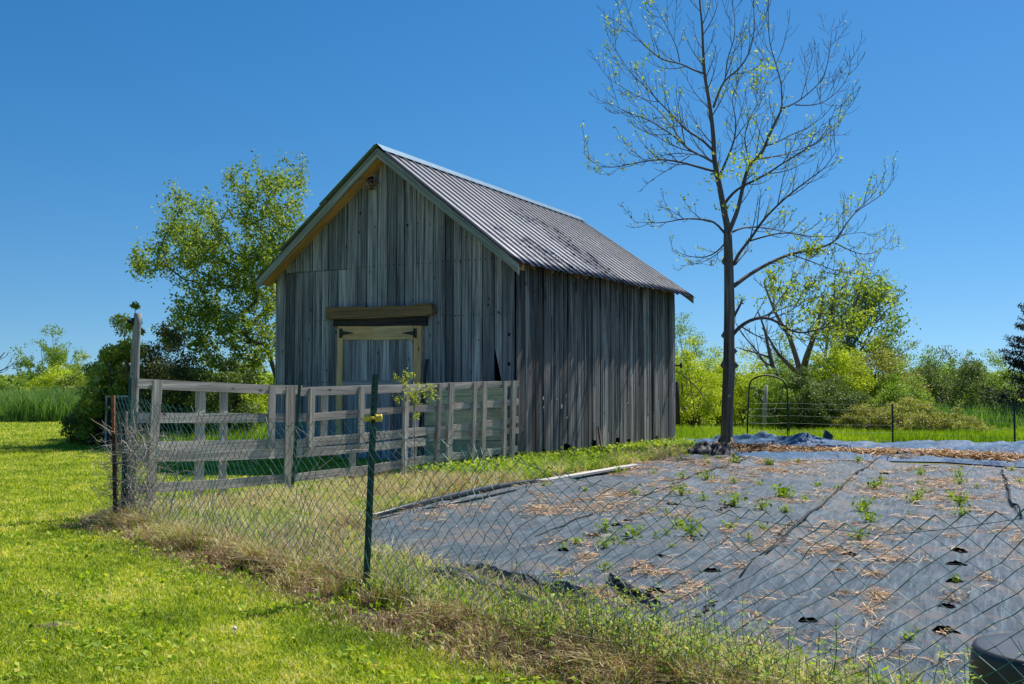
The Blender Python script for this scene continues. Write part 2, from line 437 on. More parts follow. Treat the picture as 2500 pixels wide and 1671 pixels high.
# lawn: everything outside the enclosure
p, r = polar_samples(880000, 3.3, 44, R(-50), R(26))
keep = ~((d_in(p[:, 0], p[:, 1]) > 0.0) & (d_w(p[:, 0], p[:, 1]) > 0))
keep &= ~((p[:, 1] > 30) & (p[:, 0] > -6))
keep &= zone_dry(p[:, 0], p[:, 1]) < RNG.uniform(0.15, 1.1, len(p))
p, r = p[keep], r[keep]
z = gz(p[:, 0], p[:, 1])
cl = fbm(p[:, 0] * 1.7, p[:, 1] * 1.7, 21); cl2 = fbm(p[:, 0] * 9, p[:, 1] * 9, 22)
hgt = (0.02 + 0.04 * cl2 * RNG.random(len(p))) * (1 + 0.025 * r)
rn = np.clip(0.2 + 0.58 * RNG.random(len(p)) + 0.95 * (cl - 0.5) + 0.75 * (cl2 - 0.5) + (RNG.random(len(p)) > 0.94 - .25 * np.clip((fbm(p[:, 0] * .9, p[:, 1] * .9, 24) - .55) * 5, 0, 1)) * 0.5, 0, 1)
o = blades('lawn_grass', np.column_stack([p, z]), hgt, 0.0036 * (1 + 0.15 * r), RNG.uniform(0.2, 1.3, len(p)), M_grass, rn)
tag(o, 'short bright green mown lawn grass in the foreground and at the left', 'grass', kind='stuff')
del p, r

# clover and broad weed leaves in the lawn
p, r = polar_samples(36000, 3.4, 14, R(-50), R(24))
keep = (d_in(p[:, 0], p[:, 1]) < 0.1) & (fbm(p[:, 0] * 2.2, p[:, 1] * 2.2, 41) > 0.54)
p, r = p[keep], r[keep]
o = leaves('lawn_clover', np.column_stack([p, gz(p[:, 0], p[:, 1]) + RNG.uniform(0.02, 0.06, len(p))]), RNG.uniform(0.018, 0.045, len(p)) * (1 + 0.02 * r), M_bright, RNG.random(len(p)), None, 0.8, 1.2)
tag(o, 'small broad leaved weeds scattered through the mown lawn', 'weeds', kind='stuff')

# ------------------------------------------------------------------ the barn
C0 = Vector((0.06, 19.4, 0)); BA = Vector((0.512, 0.859, 0)).normalized(); BU = Vector((-BA.y, BA.x, 0)); UP = Vector((0, 0, 1))
BWID, BLEN = 6.03, 7.87
def fac_(px, py):
    h = hit(px, py, C0, BA); return ((h - C0).dot(BU), h.z)
def sid_(px, py):
    h = hit(px, py, C0, BU); return ((h - C0).dot(BA), h.z)
RIDGE_T = 3.0; SLOPE = 0.765; RIDGE_Z = 6.27; ROOF_TH = 0.16
def sag(d): return -0.27 * max(0, (d + 0.3) / 9.0)
def roof_z(tt, d=0.0):
    return RIDGE_Z + sag(d) * (1 - min(1, abs(tt - RIDGE_T) / 3.3)) - SLOPE * abs(tt - RIDGE_T)
barn = thing('barn', 'weathered grey board barn with a ribbed metal gable roof', 'barn', C0)
def jit_board(mb, O, A, N, x0, x1, z0, ztop, thick, r=None, wob=0.004, skew=0.0):
    """vertical board whose edges wander a little; ztop is a function of x"""
    n = 7; L = []; Rr = []
    for i in range(n + 1):
        f = i / n
        zl = z0 + (ztop(x0) - z0) * f; zr = z0 + (ztop(x1) - z0) * f
        L.append((x0 + random.uniform(-wob, wob) + skew * (1 - f), zl)); Rr.append((x1 + random.uniform(-wob, wob) + skew * (1 - f), zr))
    off = random.uniform(0, 0.010)
    mb.prism(O, A, UP, N, L + Rr[::-1], off, off + thick, r)
# facade boards
mb = MB(); x = 0.0; hole_done = False
seam_t0, seam_z = fac_(848, 662)[0], fac_(760, 665)[1]
seam_t1 = fac_(695, 668)[0]
hole_l = fac_(1209, 849); hole_r = fac_(1226, 935)
top = lambda tt: roof_z(tt) - ROOF_TH + 0.02
while x < BWID - 0.05:
    wd = random.choice([0.19, 0.22, 0.25, 0.27, 0.29, 0.24]); x1 = min(BWID, x + wd)
    if BWID - x1 < 0.08: x1 = BWID
    tilt = False
    if not hole_done and x1 > hole_l[0] - .14:
        x1 = hole_l[0]; hole_done = True; tilt = True
    a, b = x + 0.010, x1 - 0.010
    mid = (a + b) / 2
    if seam_t0 - 0.05 < a and b < seam_t1 + 0.05:
        jit_board(mb, C0, BU, -BA, a, b, 0.05, lambda q: seam_z, 0.022)
        jit_board(mb, C0, BU, -BA, a + 0.01, b + 0.01, seam_z + 0.01, top, 0.022)
    elif tilt:
        # a board split low down and swung aside, leaving a black wedge
        hz = hole_l[1]; w_e = hole_l[0] - hole_r[0]
        mb.prism(C0, BU, UP, -BA, [(a - .01, 0.15), (max(a + .03, b - w_e * 2.1), 0.15), (b - w_e, hole_r[1]), (b, hz), (b, top(b)), (a, top(a))], 0.006, 0.028)
    else:
        jit_board(mb, C0, BU, -BA, a, b, random.uniform(0.02, 0.1), top, 0.022)
    # nail heads along the girts
    for nz in (seam_z + 0.02, fac_(760, 785)[1], fac_(700, 935)[1], 0.6):
        for q in (0.25, 0.75):
            px_ = a + (b - a) * q + random.uniform(-.02, .02); s_ = random.uniform(.006, .011)
            pz_ = nz + random.uniform(-.012, .012)
            if pz_ < top(px_) - .1: mb.prism(C0, BU, UP, -BA, [(px_ - s_, pz_ - s_), (px_ + s_, pz_ - s_), (px_ + s_, pz_ + s_ * 1.5), (px_ - s_, pz_ + s_)], 0.028, 0.0335, -1.0)
    x = x1
# knot holes in black
for (cx, cy, s_) in ((882, 522, 5), (879, 568, 4), (918, 555, 3), (997, 551, 5), (1023, 547, 3), (1092, 610, 3), (1219, 763, 4), (1245, 817, 6), (1245, 889, 7), (1091, 744, 3), (800, 905, 4), (706, 835, 3), (1194, 745, 4), (823, 812, 5), (860, 590, 2), (1140, 580, 3), (1008, 887, 3), (1170, 830, 3), (740, 620, 2), (1010, 735, 3)):
    t_, z_ = fac_(cx, cy); r_ = s_ / 2532 * 20.5 * 0.5
    mb.prism(C0, BU, UP, -BA, [(t_ + r_ * math.cos(k), z_ + 1.3 * r_ * math.sin(k) * random.uniform(.8, 1.3)) for k in np.arange(0, 6.2, .7)], 0.030, 0.0355, -1.0)
mb.build('front_wall', M_facade, barn)
# side wall boards
mb = MB(); x = 0.0
while x < BLEN - 0.02:
    wd = random.choice([0.09, 0.12, 0.14, 0.17, 0.2, 0.15]); x1 = min(BLEN, x + wd)
    gap = random.choice([0.003, 0.005, 0.007, 0.010, 0.018])
    hz = roof_z(0) - 0.17
    off = random.uniform(0, 0.022)
    bot = random.choice([0.02, 0.03, 0.05, 0.08]) + (random.random() < 0.12) * 0.25
    n = 9; L = []; Rr = []
    for i in range(n + 1):
        z_ = bot + (hz - bot) * i / n
        L.append((x + gap + random.uniform(-.006, .006), z_)); Rr.append((x1 - gap + random.uniform(-.006, .006), z_))
    mb.prism(C0, BA, UP, -BU, L + Rr[::-1], off, off + 0.022, random.random())
    if random.random() < 0.5:      # a raised edge or batten-like splinter
        xx = random.uniform(x + .02, x1 - .01); z0 = random.uniform(0.1, 1.6); z1 = random.uniform(2, hz)
        mb.prism(C0, BA, UP, -BU, [(xx, z0), (xx + .018, z0 + .1), (xx + .016, z1 - .1), (xx + .004, z1)], off + .022, off + .030, random.random())
    x = x1
# hanging splinters near the eave, light scars
for (px, y0, y1, wp) in ((1321, 665, 735, 5), (1325, 690, 737, 3), (1393, 660, 700, 5), (1520, 690, 760, 4), (1500, 700, 775, 3)):
    a0, z0 = sid_(px, y0); a1, z1 = sid_(px + 2, y1); ww = wp / 2532 * 20
    mb.prism(C0, BA, UP, -BU, [(a0, z0), (a0 + ww, z0), (a1 + ww * .5, z1)], 0.05, 0.062, 1.0)
# the light bare scars on the side wall
for (px, py, s1, s2) in ((1366, 993, 9, 16), (1321, 973, 4, 10), (1377, 967, 4, 9), (1379, 1020, 4, 7), (1322, 995, 3, 6), (1445, 1028, 3, 6), (1355, 975, 3, 5), (1527, 985, 3, 4)):
    a0, z0 = sid_(px, py); ww = s1 / 2532 * 20.5 * .5; hh = s2 / 2532 * 20.5 * .5
    mb.prism(C0, BA, UP, -BU, [(a0 + ww * random.uniform(.5, 1.1) * math.cos(k) + .5 * hh * math.sin(k) * .4, z0 + hh * random.uniform(.6, 1.1) * math.sin(k)) for k in np.arange(0, 6.2, .6)], 0.045, 0.051, 2.0)
mb.build('side_wall', M_side, barn)
# rear and left walls, black sheets standing in for the unlit interior behind the gaps
mb = MB()
x = 0
while x < BWID:
    x1 = min(BWID, x + 0.22); jit_board(mb, C0 + BA * BLEN, BU, BA, x + .003, x1 - .003, 0.03, lambda q: roof_z(q, BLEN) - ROOF_TH, 0.022); x = x1
x = 0
while x < BLEN:
    x1 = min(BLEN, x + 0.22); jit_board(mb, C0 + BU * BWID, BA, BU, x + .003, x1 - .003, 0.03, lambda q: roof_z(BWID) - .17, 0.022); x = x1
mb.build('rear_walls', M_facade, barn)
mb = MB()
g5 = [(0.02, 0.05), (BWID - .02, 0.05), (BWID - .02, roof_z(BWID) - .24), (RIDGE_T, RIDGE_Z - .55), (0.02, roof_z(0) - .24)]
t0 = hole_l[0]
t0 = t0 + .004
gA = [(t0 + 0.0, 0.05), (BWID - .02, 0.05), (BWID - .02, roof_z(BWID) - .24), (RIDGE_T, RIDGE_Z - .45), (t0, roof_z(t0) - .24)]
gB = [(0.02, .05), (t0 - .26, .05), (t0 - .26, roof_z(t0 - .26) - .24), (.02, roof_z(0) - .24)]
mb.prism(C0, BU, UP, BA, gA, 0.03, 0.06); mb.prism(C0, BU, UP, BA, gB, 0.03, 0.06)
mb.prism(C0 + BA * BLEN, BU, UP, -BA, g5, 0.03, 0.06)
mb.prism(C0, BA, UP, BU, [(0.1, .05), (BLEN - .1, .05), (BLEN - .1, roof_z(0) - .24), (.1, roof_z(0) - .24)], 0.03, 0.05)
mb.prism(C0 + BU * BWID, BA, UP, -BU, [(0.1, .05), (BLEN - .1, .05), (BLEN - .1, roof_z(0) - .24), (.1, roof_z(0) - .24)], 0.03, 0.05)
mb.build('interior_dark', M_inside_dark, barn)

# roof: ribbed metal
m, t, out = newmat('ribbed_metal')
bc = attr(t, 'bc', True); r_ = attr(t, 'rnd')
nA = noise(t, mapping(t, bc, (1, 1, 1)), 1.5, 5, 0.7); nB = noise(t, mapping(t, bc, (40, 0.7, 1)), 1.0, 4, 0.6); nC = noise(t, mapping(t, bc, (1, 1, 1)), 22, 4, 0.7)
c = ramp(t, nB, [(0.3, (0.025, 0.036, 0.058)), (0.5, (0.048, 0.063, 0.096)), (0.7, (0.083, 0.103, 0.15))])
c = mixc(t, 0.55, c, ramp(t, nA, [(0.35, (0.7, 0.66, 0.68)), (0.6, (1.1, 1.08, 1.12))]), 'MULTIPLY')
c = mixc(t, 0.6, c, ramp(t, nC, [(0.32, (0.45, 0.42, 0.42)), (0.42, (1, 1, 1))]), 'MULTIPLY')
sxr = t.nodes.new('ShaderNodeSeparateXYZ'); t.links.new(bc, sxr.inputs[0])
wn = t.nodes.new('ShaderNodeTexWhiteNoise'); wn.noise_dimensions = '1D'; t.links.new(math_(t, 'FLOOR', math_(t, 'DIVIDE', sxr.outputs[0], 0.9)), wn.inputs['W'])
c = mixc(t, 1.0, c, ramp(t, wn.outputs['Value'], [(0, (.82,) * 3), (1, (1.18, 1.15, 1.15))]), 'MULTIPLY')
nD = noise(t, mapping(t, bc, (3.0, 1.2, 1)), 3.0, 5, 0.75)
spot = math_(t, 'MULTIPLY', ramp(t, nD, [(0.53, (0, 0, 0)), (0.58, (.8,) * 3)]), ramp(t, math_(t, 'DIVIDE', sxr.outputs[0], 9.0), [(0.3, (0, 0, 0)), (0.7, (1, 1, 1))]))
c = mixc(t, spot, c, (0.022, 0.02, 0.024))  # tree-shadow dapples painted into the rear half, mixed with rust mottling
principled(t, out, c, ramp(t, nA, [(0.3, (.42,) * 3), (.7, (.62,) * 3)]), 0.4, 0.35, nC, 0.15, 0.003)
M_roof = m
def roof_sheet(sign, name):
    """one slope: rows across the ribs (depth d), columns down the slope"""
    d0, d1 = -0.36, 8.55
    prof = []   # (offset in d, height)
    d = d0; k = 0
    pitch = 0.30
    while d < d1:
        for o_, h_ in ((0, 0), (.052, 0), (.056, .03), (.086, .03), (.094, 0), (.150, 0), (.158, .005), (.172, .005), (.180, 0), (.225, 0), (.233, .005), (.247, .005), (.255, 0)):
            if d + o_ <= d1: prof.append((d + o_, h_))
        d += pitch
    prof.append((d1, 0))
    nrow = 15; V = []; B = []
    for j in range(nrow):
        f = j / (nrow - 1); tt = RIDGE_T + sign * (0.0 + 3.30 * f)
        for (dd, hh) in prof:
            lip = 0.0
            if j == nrow - 1: lip = 0.02 * math.sin(dd * 9) + 0.015 * math.sin(dd * 23)
            base = roof_z(tt + sign * lip, dd) + 0.012 * math.sin(dd * 1.7 + f * 3) * f
            V.append(C0 + BU * (tt + sign * lip + sign * hh * .6) + BA * dd + UP * (base + 0.012 + hh * .8)); B.append((dd, f * 4.2, 0))
    n = len(prof); FA = []
    for j in range(nrow - 1):
        for i in range(n - 1): FA.append((j * n + i, j * n + i + 1, (j + 1) * n + i + 1, (j + 1) * n + i))
    o = mesh_np(name, np.array([tuple(v) for v in V]), np.array(FA), M_roof, barn, {'bc': np.array(B), 'rnd': np.zeros(len(V))})
    md = o.modifiers.new('thick', 'SOLIDIFY'); md.thickness = 0.004; md.offset = 0
    return o
roof_sheet(-1, 'roof'); roof_sheet(1, 'roof')
# ridge cap
m_cap = plain('blue_ridge_metal', (0.060, 0.132, 0.192), 0.35, 0.5, 0.4, 0.2, 6)
mb = MB(); pts = np.linspace(-0.38, 8.57, 12)
for sgn in (-1, 1):
    for i in range(len(pts) - 1):
        vs = []
        for dd in (pts[i], pts[i + 1]):
            for tt, up in ((0, 0.085), (sgn * 0.17, 0.062)):
                q = C0 + BU * (RIDGE_T + tt) + BA * dd; zz_ = roof_z(RIDGE_T + tt, dd)
                vs.append(q + UP * (zz_ + up)); vs.append(q + UP * (zz_ + up - .005))
        mb.add(vs, [(0, 2, 6, 4), (1, 5, 7, 3), (0, 4, 5, 1), (2, 3, 7, 6)])
mb.build('ridge_cap', m_cap, barn)
# roof deck boards, soffits, rake boards
mb = MB()
for sgn in (-1, 1):
    for j in range(16):
        f0, f1 = j / 16 + .004, (j + 1) / 16 - .004
        t0_, t1_ = RIDGE_T + sgn * 3.22 * f0, RIDGE_T + sgn * 3.22 * f1
        for k in range(6):
            e0, e1 = -0.30 + k * 8.75 / 6, -0.30 + (k + 1) * 8.75 / 6
            vs = [C0 + BU * tt + BA * dd + UP * (roof_z(tt, dd) - dz) for dz in (.004, .03) for dd in (e0, e1) for tt in (t0_, t1_)]
            off = random.random() * 20
            bc_ = [(tt + off, dz, dd + off) for dz in (.004, .03) for dd in (e0, e1) for tt in (t0_, t1_)]
            mb.add(vs, [(0, 1, 3, 2), (4, 6, 7, 5), (0, 4, 5, 1), (2, 3, 7, 6), (0, 2, 6, 4), (1, 5, 7, 3)], bc_)
mb.build('roof_deck', M_soffit, barn)
def rake(name, sgn, d, wd, th, mat, inset=0.0, t_end=3.28, zoff=0.0, rag=0.0):
    mb = MB(); n = 14; o1 = []; o2 = []
    for i in range(n + 1):
        tt = RIDGE_T + sgn * t_end * i / n
        zt = roof_z(tt, d) + zoff
        o1.append((tt, zt - (random.uniform(0, rag) if i > n * .35 else 0))); o2.append((tt, zt - wd - (0.02 if i == n else 0)))
    off = random.random() * 30
    vs = []; bc_ = []; fs = []
    for i in range(n + 1):
        for (tt, zz_), nn in ((o1[i], 1), (o2[i], 0)):
            for dd in (d, d + th):
                vs.append(C0 + BU * tt + BA * dd + UP * zz_); bc_.append((nn * wd + off, dd, (tt - RIDGE_T) * 1.26 + off))
    for i in range(n):
        a = i * 4; b = a + 4
        fs += [(a, b, b + 2, a + 2), (a + 1, a + 3, b + 3, b + 1), (a, a + 1, b + 1, b), (a + 2, b + 2, b + 3, a + 3)]
    fs += [(0, 2, 3, 1), (n * 4, n * 4 + 1, n * 4 + 3, n * 4 + 2)]
    mb.add(vs, fs, bc_, 0.5); return mb.build(name, mat, barn)
rake('rake_board', -1, -0.355, 0.19, 0.03, M_fascia, rag=0.02, zoff=-.004)
rake('rake_board', 1, -0.355, 0.19, 0.03, M_fascia, zoff=-.004)
rake('rake_board', -1, 8.50, 0.16, 0.03, M_fascia, zoff=-.004)
rake('rake_board', 1, 8.50, 0.16, 0.03, M_fascia, zoff=-.004)
# yellowish timber packed under the left rake (seen from below) and a rafter behind it
for sgn in (-1, 1):
    mb = MB()
    for (e0, e1) in ((-0.32, -0.10), (-0.095, 0.0)):
        n = 6
        for i in range(n):
            ta, tb = RIDGE_T + sgn * 3.2 * i / n, RIDGE_T + sgn * 3.2 * (i + 1) / n
            vs = [C0 + BU * tt + BA * dd + UP * (roof_z(tt, dd) - dz) for dz in (.035, .168) for dd in (e0, e1) for tt in (ta, tb)]
            bc_ = [(dd * 1.0 + 7, dz, tt * 1.3 + 7) for dz in (.035, .168) for dd in (e0, e1) for tt in (ta, tb)]
            mb.add(vs, [(0, 1, 3, 2), (4, 6, 7, 5), (0, 4, 5, 1), (2, 3, 7, 6), (0, 2, 6, 4), (1, 5, 7, 3)], bc_, .4)
    mb.build('soffit', M_soffit, barn)
# loose sheet sticking out over the left rake
mb = MB()
for (f0, f1, lift) in ((0.0, .45, .05), (.40, .80, .03)):
    vs = []
    for dz in (0, .012):
        for f in (f0, f1):
            tt = RIDGE_T + 3.3 * f * .98
            for dd in (-0.44, -0.1): vs.append(C0 + BU * tt + BA * dd + UP * (roof_z(tt, dd) + lift + dz + (.03 if f == f1 else 0)))
    mb.add(vs, [(0, 1, 3, 2), (4, 6, 7, 5), (0, 4, 5, 1), (2, 3, 7, 6), (0, 2, 6, 4), (1, 5, 7, 3)])
mb.build('loose_flashing', plain('pale_green_flashing', (0.22, 0.28, 0.22), .5, .4, .2, .25, 6), barn)
# rafter tails under the side eaves
dd = -0.2
while dd < 8.3:
    for sgn in (-1, 1):
        mb = MB()
        ta = RIDGE_T + sgn * 2.95; tb = RIDGE_T + sgn * random.uniform(3.10, 3.26)
        a_ = C0 + BU * ta + BA * dd + UP * (roof_z(ta, dd) - .075); b_ = C0 + BU * tb + BA * dd + UP * (roof_z(tb, dd) - .075)
        mb.board(a_, b_, 0.08, 0.05, BA)
        mb.build('rafter_tail', M_beam, barn)
    dd += random.uniform(.45, .62)

# door, frame, lintels
def fbox(mb, x0, y0, x1, y1, x2, y2, x3, y3, d0, d1, r=None):
    """quad on the facade given by four picture points (clockwise from top left)"""
    o = [fac_(x0, y0), fac_(x1, y1), fac_(x2, y2), fac_(x3, y3)]
    V = [C0 + BU * a + UP * b for a, b in o]
    horizontal = abs(x1 - x0) > abs(y3 - y0)
    mb_off = random.random() * 40; vs = []; bc_ = []
    for d_ in (d0, d1):
        for (a, b) in o:
            vs.append(C0 + BU * a + UP * b - BA * d_); bc_.append((b + mb_off, d_, a + mb_off) if horizontal else (a + mb_off, d_, b + mb_off))
    mb.add(vs, [(3, 2, 1, 0), (4, 5, 6, 7), (0, 1, 5, 4), (1, 2, 6, 5), (2, 3, 7, 6), (3, 0, 4, 7)], bc_, r)
mb = MB()
o_ = [(808, 752), (850, 751), (885, 749.5), (920, 752), (955, 748), (1000, 748), (1035, 743), (1058, 741.5), (1066, 746), (1067, 768), (1050, 772), (1000, 775), (900, 779), (808, 781)]
mb.prism(C0, BU, UP, -BA, [fac_(*q) for q in o_], 0.03, 0.17)
mb.v = [v for v in mb.v]; mb.bc = [(b[2], b[1], b[0]) for b in mb.bc]
mb.build('rough_lintel', M_beam, barn)
mb = MB(); fbox(mb, 822, 781, 1047, 774, 1047, 796, 820, 797.5, 0.03, 0.10); mb.build('dark_lintel', M_dark, barn)
zb = 1180
door = thing('x', 'x', 'x')
bpy.data.objects.remove(door)
mb = MB()
xL0, xR0 = 844, 1017
n = 9
for i in range(n):
    a0 = xL0 + (xR0 - xL0) * i / n; a1 = xL0 + (xR0 - xL0) * (i + 1) / n
    j0 = random.uniform(-.6, .6); dd = .036 + random.uniform(0, .006)
    fbox(mb, a0 + .4, 822, a1 - .4, 822, a1 - 2.4, 1150, a0 - 2.4, 1150, dd, dd + .02)
fbox(mb, 842, 930, 1012, 928, 1012, 940, 842, 942, 0.062, 0.082, .4)
door_o = mb.build('door', M_facade, barn)
mb = MB(); fbox(mb, 843, 797.5, 920, 798, 920, 830, 841, 829.5, 0.062, 0.085, .2); mb.build('top_board', M_pine, door_o)
mb = MB(); fbox(mb, 919.5, 798.5, 1016, 795.5, 1016, 828, 919.5, 831, 0.070, 0.095, .9); mb.build('top_board', M_pine, door_o)
mb = MB(); fbox(mb, 830, 797, 843, 797, 839, 1150, 824, 1150, 0.036, 0.08, .3); mb.build('door_post', M_pine, barn)
mb = MB(); fbox(mb, 1016.5, 795, 1034, 795, 1029, 1150, 1013, 1150, 0.036, 0.08, .6); mb.build('door_post', M_pine, barn)
for (hx, sg) in ((838.5, 1), (1020, -1)):
    mb = MB()
    fbox(mb, hx - 3.5, 803, hx + 3.5, 803, hx + 3.5, 826, hx - 3.5, 826, 0.086, 0.094)
    o_ = [fac_(hx + sg * 3, 809), fac_(hx + sg * 32, 813.5), fac_(hx + sg * 32, 814.5), fac_(hx + sg * 3, 820)]
    mb.prism(C0, BU, UP, -BA, o_ if sg < 0 else o_, 0.096, 0.103)
    mb.tube([C0 + BU * fac_(hx + sg * 3, 803)[0] + UP * fac_(hx, 803)[1] - BA * .1, C0 + BU * fac_(hx + sg * 3, 826)[0] + UP * fac_(hx, 826)[1] - BA * .1], .009, 6)
    mb.build('strap_hinge', M_black, door_o)
# beige plank patch at the lower right of the facade
mb = MB()
for k, (ya, yb, xe) in enumerate(((948, 967, 1243), (968.5, 998, 1241), (1000, 1038, 1243), (1040, 1075, 1240), (1077, 1110, 1243))):
    fbox(mb, 1040 + (k % 2) * 6, ya + 1, xe, ya - 1.5, xe, yb - 1, 1040 + (k % 2) * 6, yb + 1, 0.036, 0.058)
mb.build('plank_patch', M_patch, barn)
# stick leaning by the door, board leaning on the side wall
tb = fac_(1046, 878); b2 = fac_(1038, 1120)
mb = MB(); mb.tube([C0 + BU * (b2[0]) - BA * .30 + UP * 0.0, C0 + BU * tb[0] - BA * .06 + UP * tb[1]], .03, 6)
o = mb.build('leaning_pole', M_oldpost, None, True); tag(o, 'dark thin pole leaning beside the right door post', 'pole')
a0, z0 = sid_(1453, 1045)
mb = MB(); mb.board(C0 + BA * (a0 - .45) - BU * .38 + UP * 0.0, C0 + BA * a0 - BU * .07 + UP * z0, .10, .03, -BU)
o = mb.build('leaning_board', M_oldpost, None); tag(o, 'short grey board leaning against the side wall of the barn', 'board')
# insulator bracket on the rear corner
q = C0 + BA * (BLEN - .05) + UP * sid_(1640, 893)[1] - BU * .04
mb = MB(); mb.tube([q, q - BU * .14 + BA * .0], .02, 6); mb.box(q - BU * .16, .05, .05, .12); mb.build('wire_bracket', M_black, barn)
# old lamp with a tangled nest below the ridge
ft, fz = fac_(913, 454)
q = C0 + BU * ft + UP * fz - BA * .10
nest = thing('bird_nest', 'small tangled bird nest on an old lamp base under the gable peak', 'nest', q)
mb = MB(); mb.tube([q + BA * .06 + UP * .16, q - BA * .02 + UP * .12, q + UP * .0, q - UP * .09], [.03, .05, .085, .05], 8); mb.build('lamp_base', M_black, nest, True)
mb = MB()
for k in range(90):
    a = q + Vector((random.gauss(0, .08), random.gauss(0, .04) - .04, random.gauss(0, .045))); b = a + Vector((random.gauss(-.03, .10), random.gauss(0, .05), random.gauss(.01, .05)))
    mb.tube([a, (a + b) / 2 + Vector((0, 0, random.uniform(-.02, .02))), b], .004, 3, cap=False)
mb.tube([q + Vector((-.05, -.05, .02)), q + Vector((-.2, -.06, .06)), q + Vector((-.13, -.06, .13)), q + Vector((.08, 0, .22))], .007, 4)
mb.build('nest_straw', M_straw, nest)

# ------------------------------------------------------------------ wooden fence
FV0 = Vector((W0[0], W0[1], 0)); FVD = Vector((WD[0], WD[1], 0)); FVN = Vector((WN[0], WN[1], 0))
def fen(px, py):
    h = hit(px, py, FV0, FVN); return ((h - FV0).dot(FVD), h.z)
wf = thing('wooden_fence', 'grey rail fence of weathered slats between tall pole and barn corner', 'fence', FV0)
def fquad(mb, pts, d0, d1, along):
    o = [fen(*q) for q in pts]; off = random.random() * 40; vs = []; bc_ = []
    for d_ in (d0, d1):
        for a, b in o:
            vs.append(FV0 + FVD * a + UP * b + FVN * d_); bc_.append((b + off, d_, a + off) if along else (a + off, d_, b + off))
    n = len(o)
    fs = [tuple(range(n)), tuple(range(n, 2 * n))[::-1]] + [(i, n + i, n + (i + 1) % n, (i + 1) % n) for i in range(n)]
    mb.add(vs, fs, bc_)
rails = [  # polyline of (x, y_top, y_bottom)
    [(334, 924.5, 949), (500, 933, 956), (655, 941, 962.5), (736, 941, 963)],
    [(334, 1008, 1032.5), (500, 1009, 1033), (650, 1010, 1031), (736, 1010, 1030)],
    [(334, 1079, 1101), (500, 1077, 1100), (650, 1073, 1095), (736, 1072, 1093)],
    [(334, 1102.5, 1128), (500, 1100, 1126), (694, 1095, 1119), (736, 1094, 1117)],
    [(334, 1182, 1205), (570, 1169, 1192), (694, 1158, 1180)],
    [(727, 946, 967.5), (900, 941, 962), (1037, 937, 957)],
    [(738, 1011, 1031), (900, 999, 1016), (1037, 989, 1004)],
    [(738, 1071, 1092), (900, 1056, 1078), (1037, 1043, 1063)],
    [(738, 1094, 1117), (900, 1083, 1103), (1037, 1068, 1088)],
    [(718, 1157, 1177), (900, 1136, 1157), (1037, 1112, 1132)],
    [(1040, 936.5, 956), (1150, 933, 948), (1264, 929.5, 943.5)],
    [(1020, 991, 1008), (1150, 982, 998), (1264, 973.5, 989)],
    [(1040, 1045, 1062), (1150, 1032, 1047), (1264, 1018, 1033)],
    [(1045, 1059, 1078), (1150, 1051, 1068), (1264, 1043.5, 1058.5)],
    [(1000, 1117, 1137), (1150, 1101, 1118), (1261, 1089, 1103.5)],
    [(1075, 1157, 1168), (1165, 1146, 1157)],
]
for k, rl in enumerate(rails):
    mb = MB()
    pts = []
    xs_ = np.linspace(rl[0][0], rl[-1][0], 9)
    tp = np.interp(xs_, [q[0] for q in rl], [q[1] for q in rl]); bt = np.interp(xs_, [q[0] for q in rl], [q[2] for q in rl])
    up_ = [(x_, y_ + random.uniform(-.5, .5)) for x_, y_ in zip(xs_, tp)]; lo_ = [(x_, y_ + random.uniform(-.5, .5)) for x_, y_ in zip(xs_, bt)]
    d0 = 0.0 if k < 5 or k >= 10 else 0.004
    fquad(mb, up_ + lo_[::-1], d0, d0 + 0.024, True)
    mb.build('rail', M_fence, wf)
picks = [  # top x0,x1,y ; bottom x0,x1,y ; front?
    (368, 391, 928, 349, 368, 1252, 1), (483, 504, 934, 477, 497, 1238, 0), (541, 558, 936, 537, 552, 1236, 0),
    (652, 667, 942, 647, 664, 1096, 1), (694, 715, 943, 688, 708, 1216, 1), (749, 761, 948, 745, 757, 1092, 1),
    (789, 803, 945, 786, 799, 1090, 0), (872, 882, 943, 870, 881, 1082, 1), (858, 870, 1100, 855, 868, 1180, 0),
    (983, 993, 940, 974, 984, 1174, 1), (1018, 1029, 941, 1004, 1015, 1172, 0), (1064, 1071, 937, 1055, 1062, 1173, 1),
    (1090, 1102, 936, 1083, 1093, 1162, 0.5), (1150, 1158, 934, 1142, 1149, 1158, 1), (1173, 1183, 933, 1166, 1175, 1146, 1),
    (1223, 1230, 931, 1221, 1227, 1137, 1), (1245, 1255, 930, 1240, 1248, 1136, 1)]
for (a, b, y0, c_, d_, y1, fr) in picks:
    mb = MB()
    if fr: fquad(mb, [(a, y0), (b, y0), (d_, y1), (c_, y1)], 0.031, 0.075 if (b - a) < 13 else 0.055, False)
    else: fquad(mb, [(a, y0), (b, y0), (d_, y1), (c_, y1)], -0.04, -0.004, False)
    mb.build('picket', M_fence, wf)

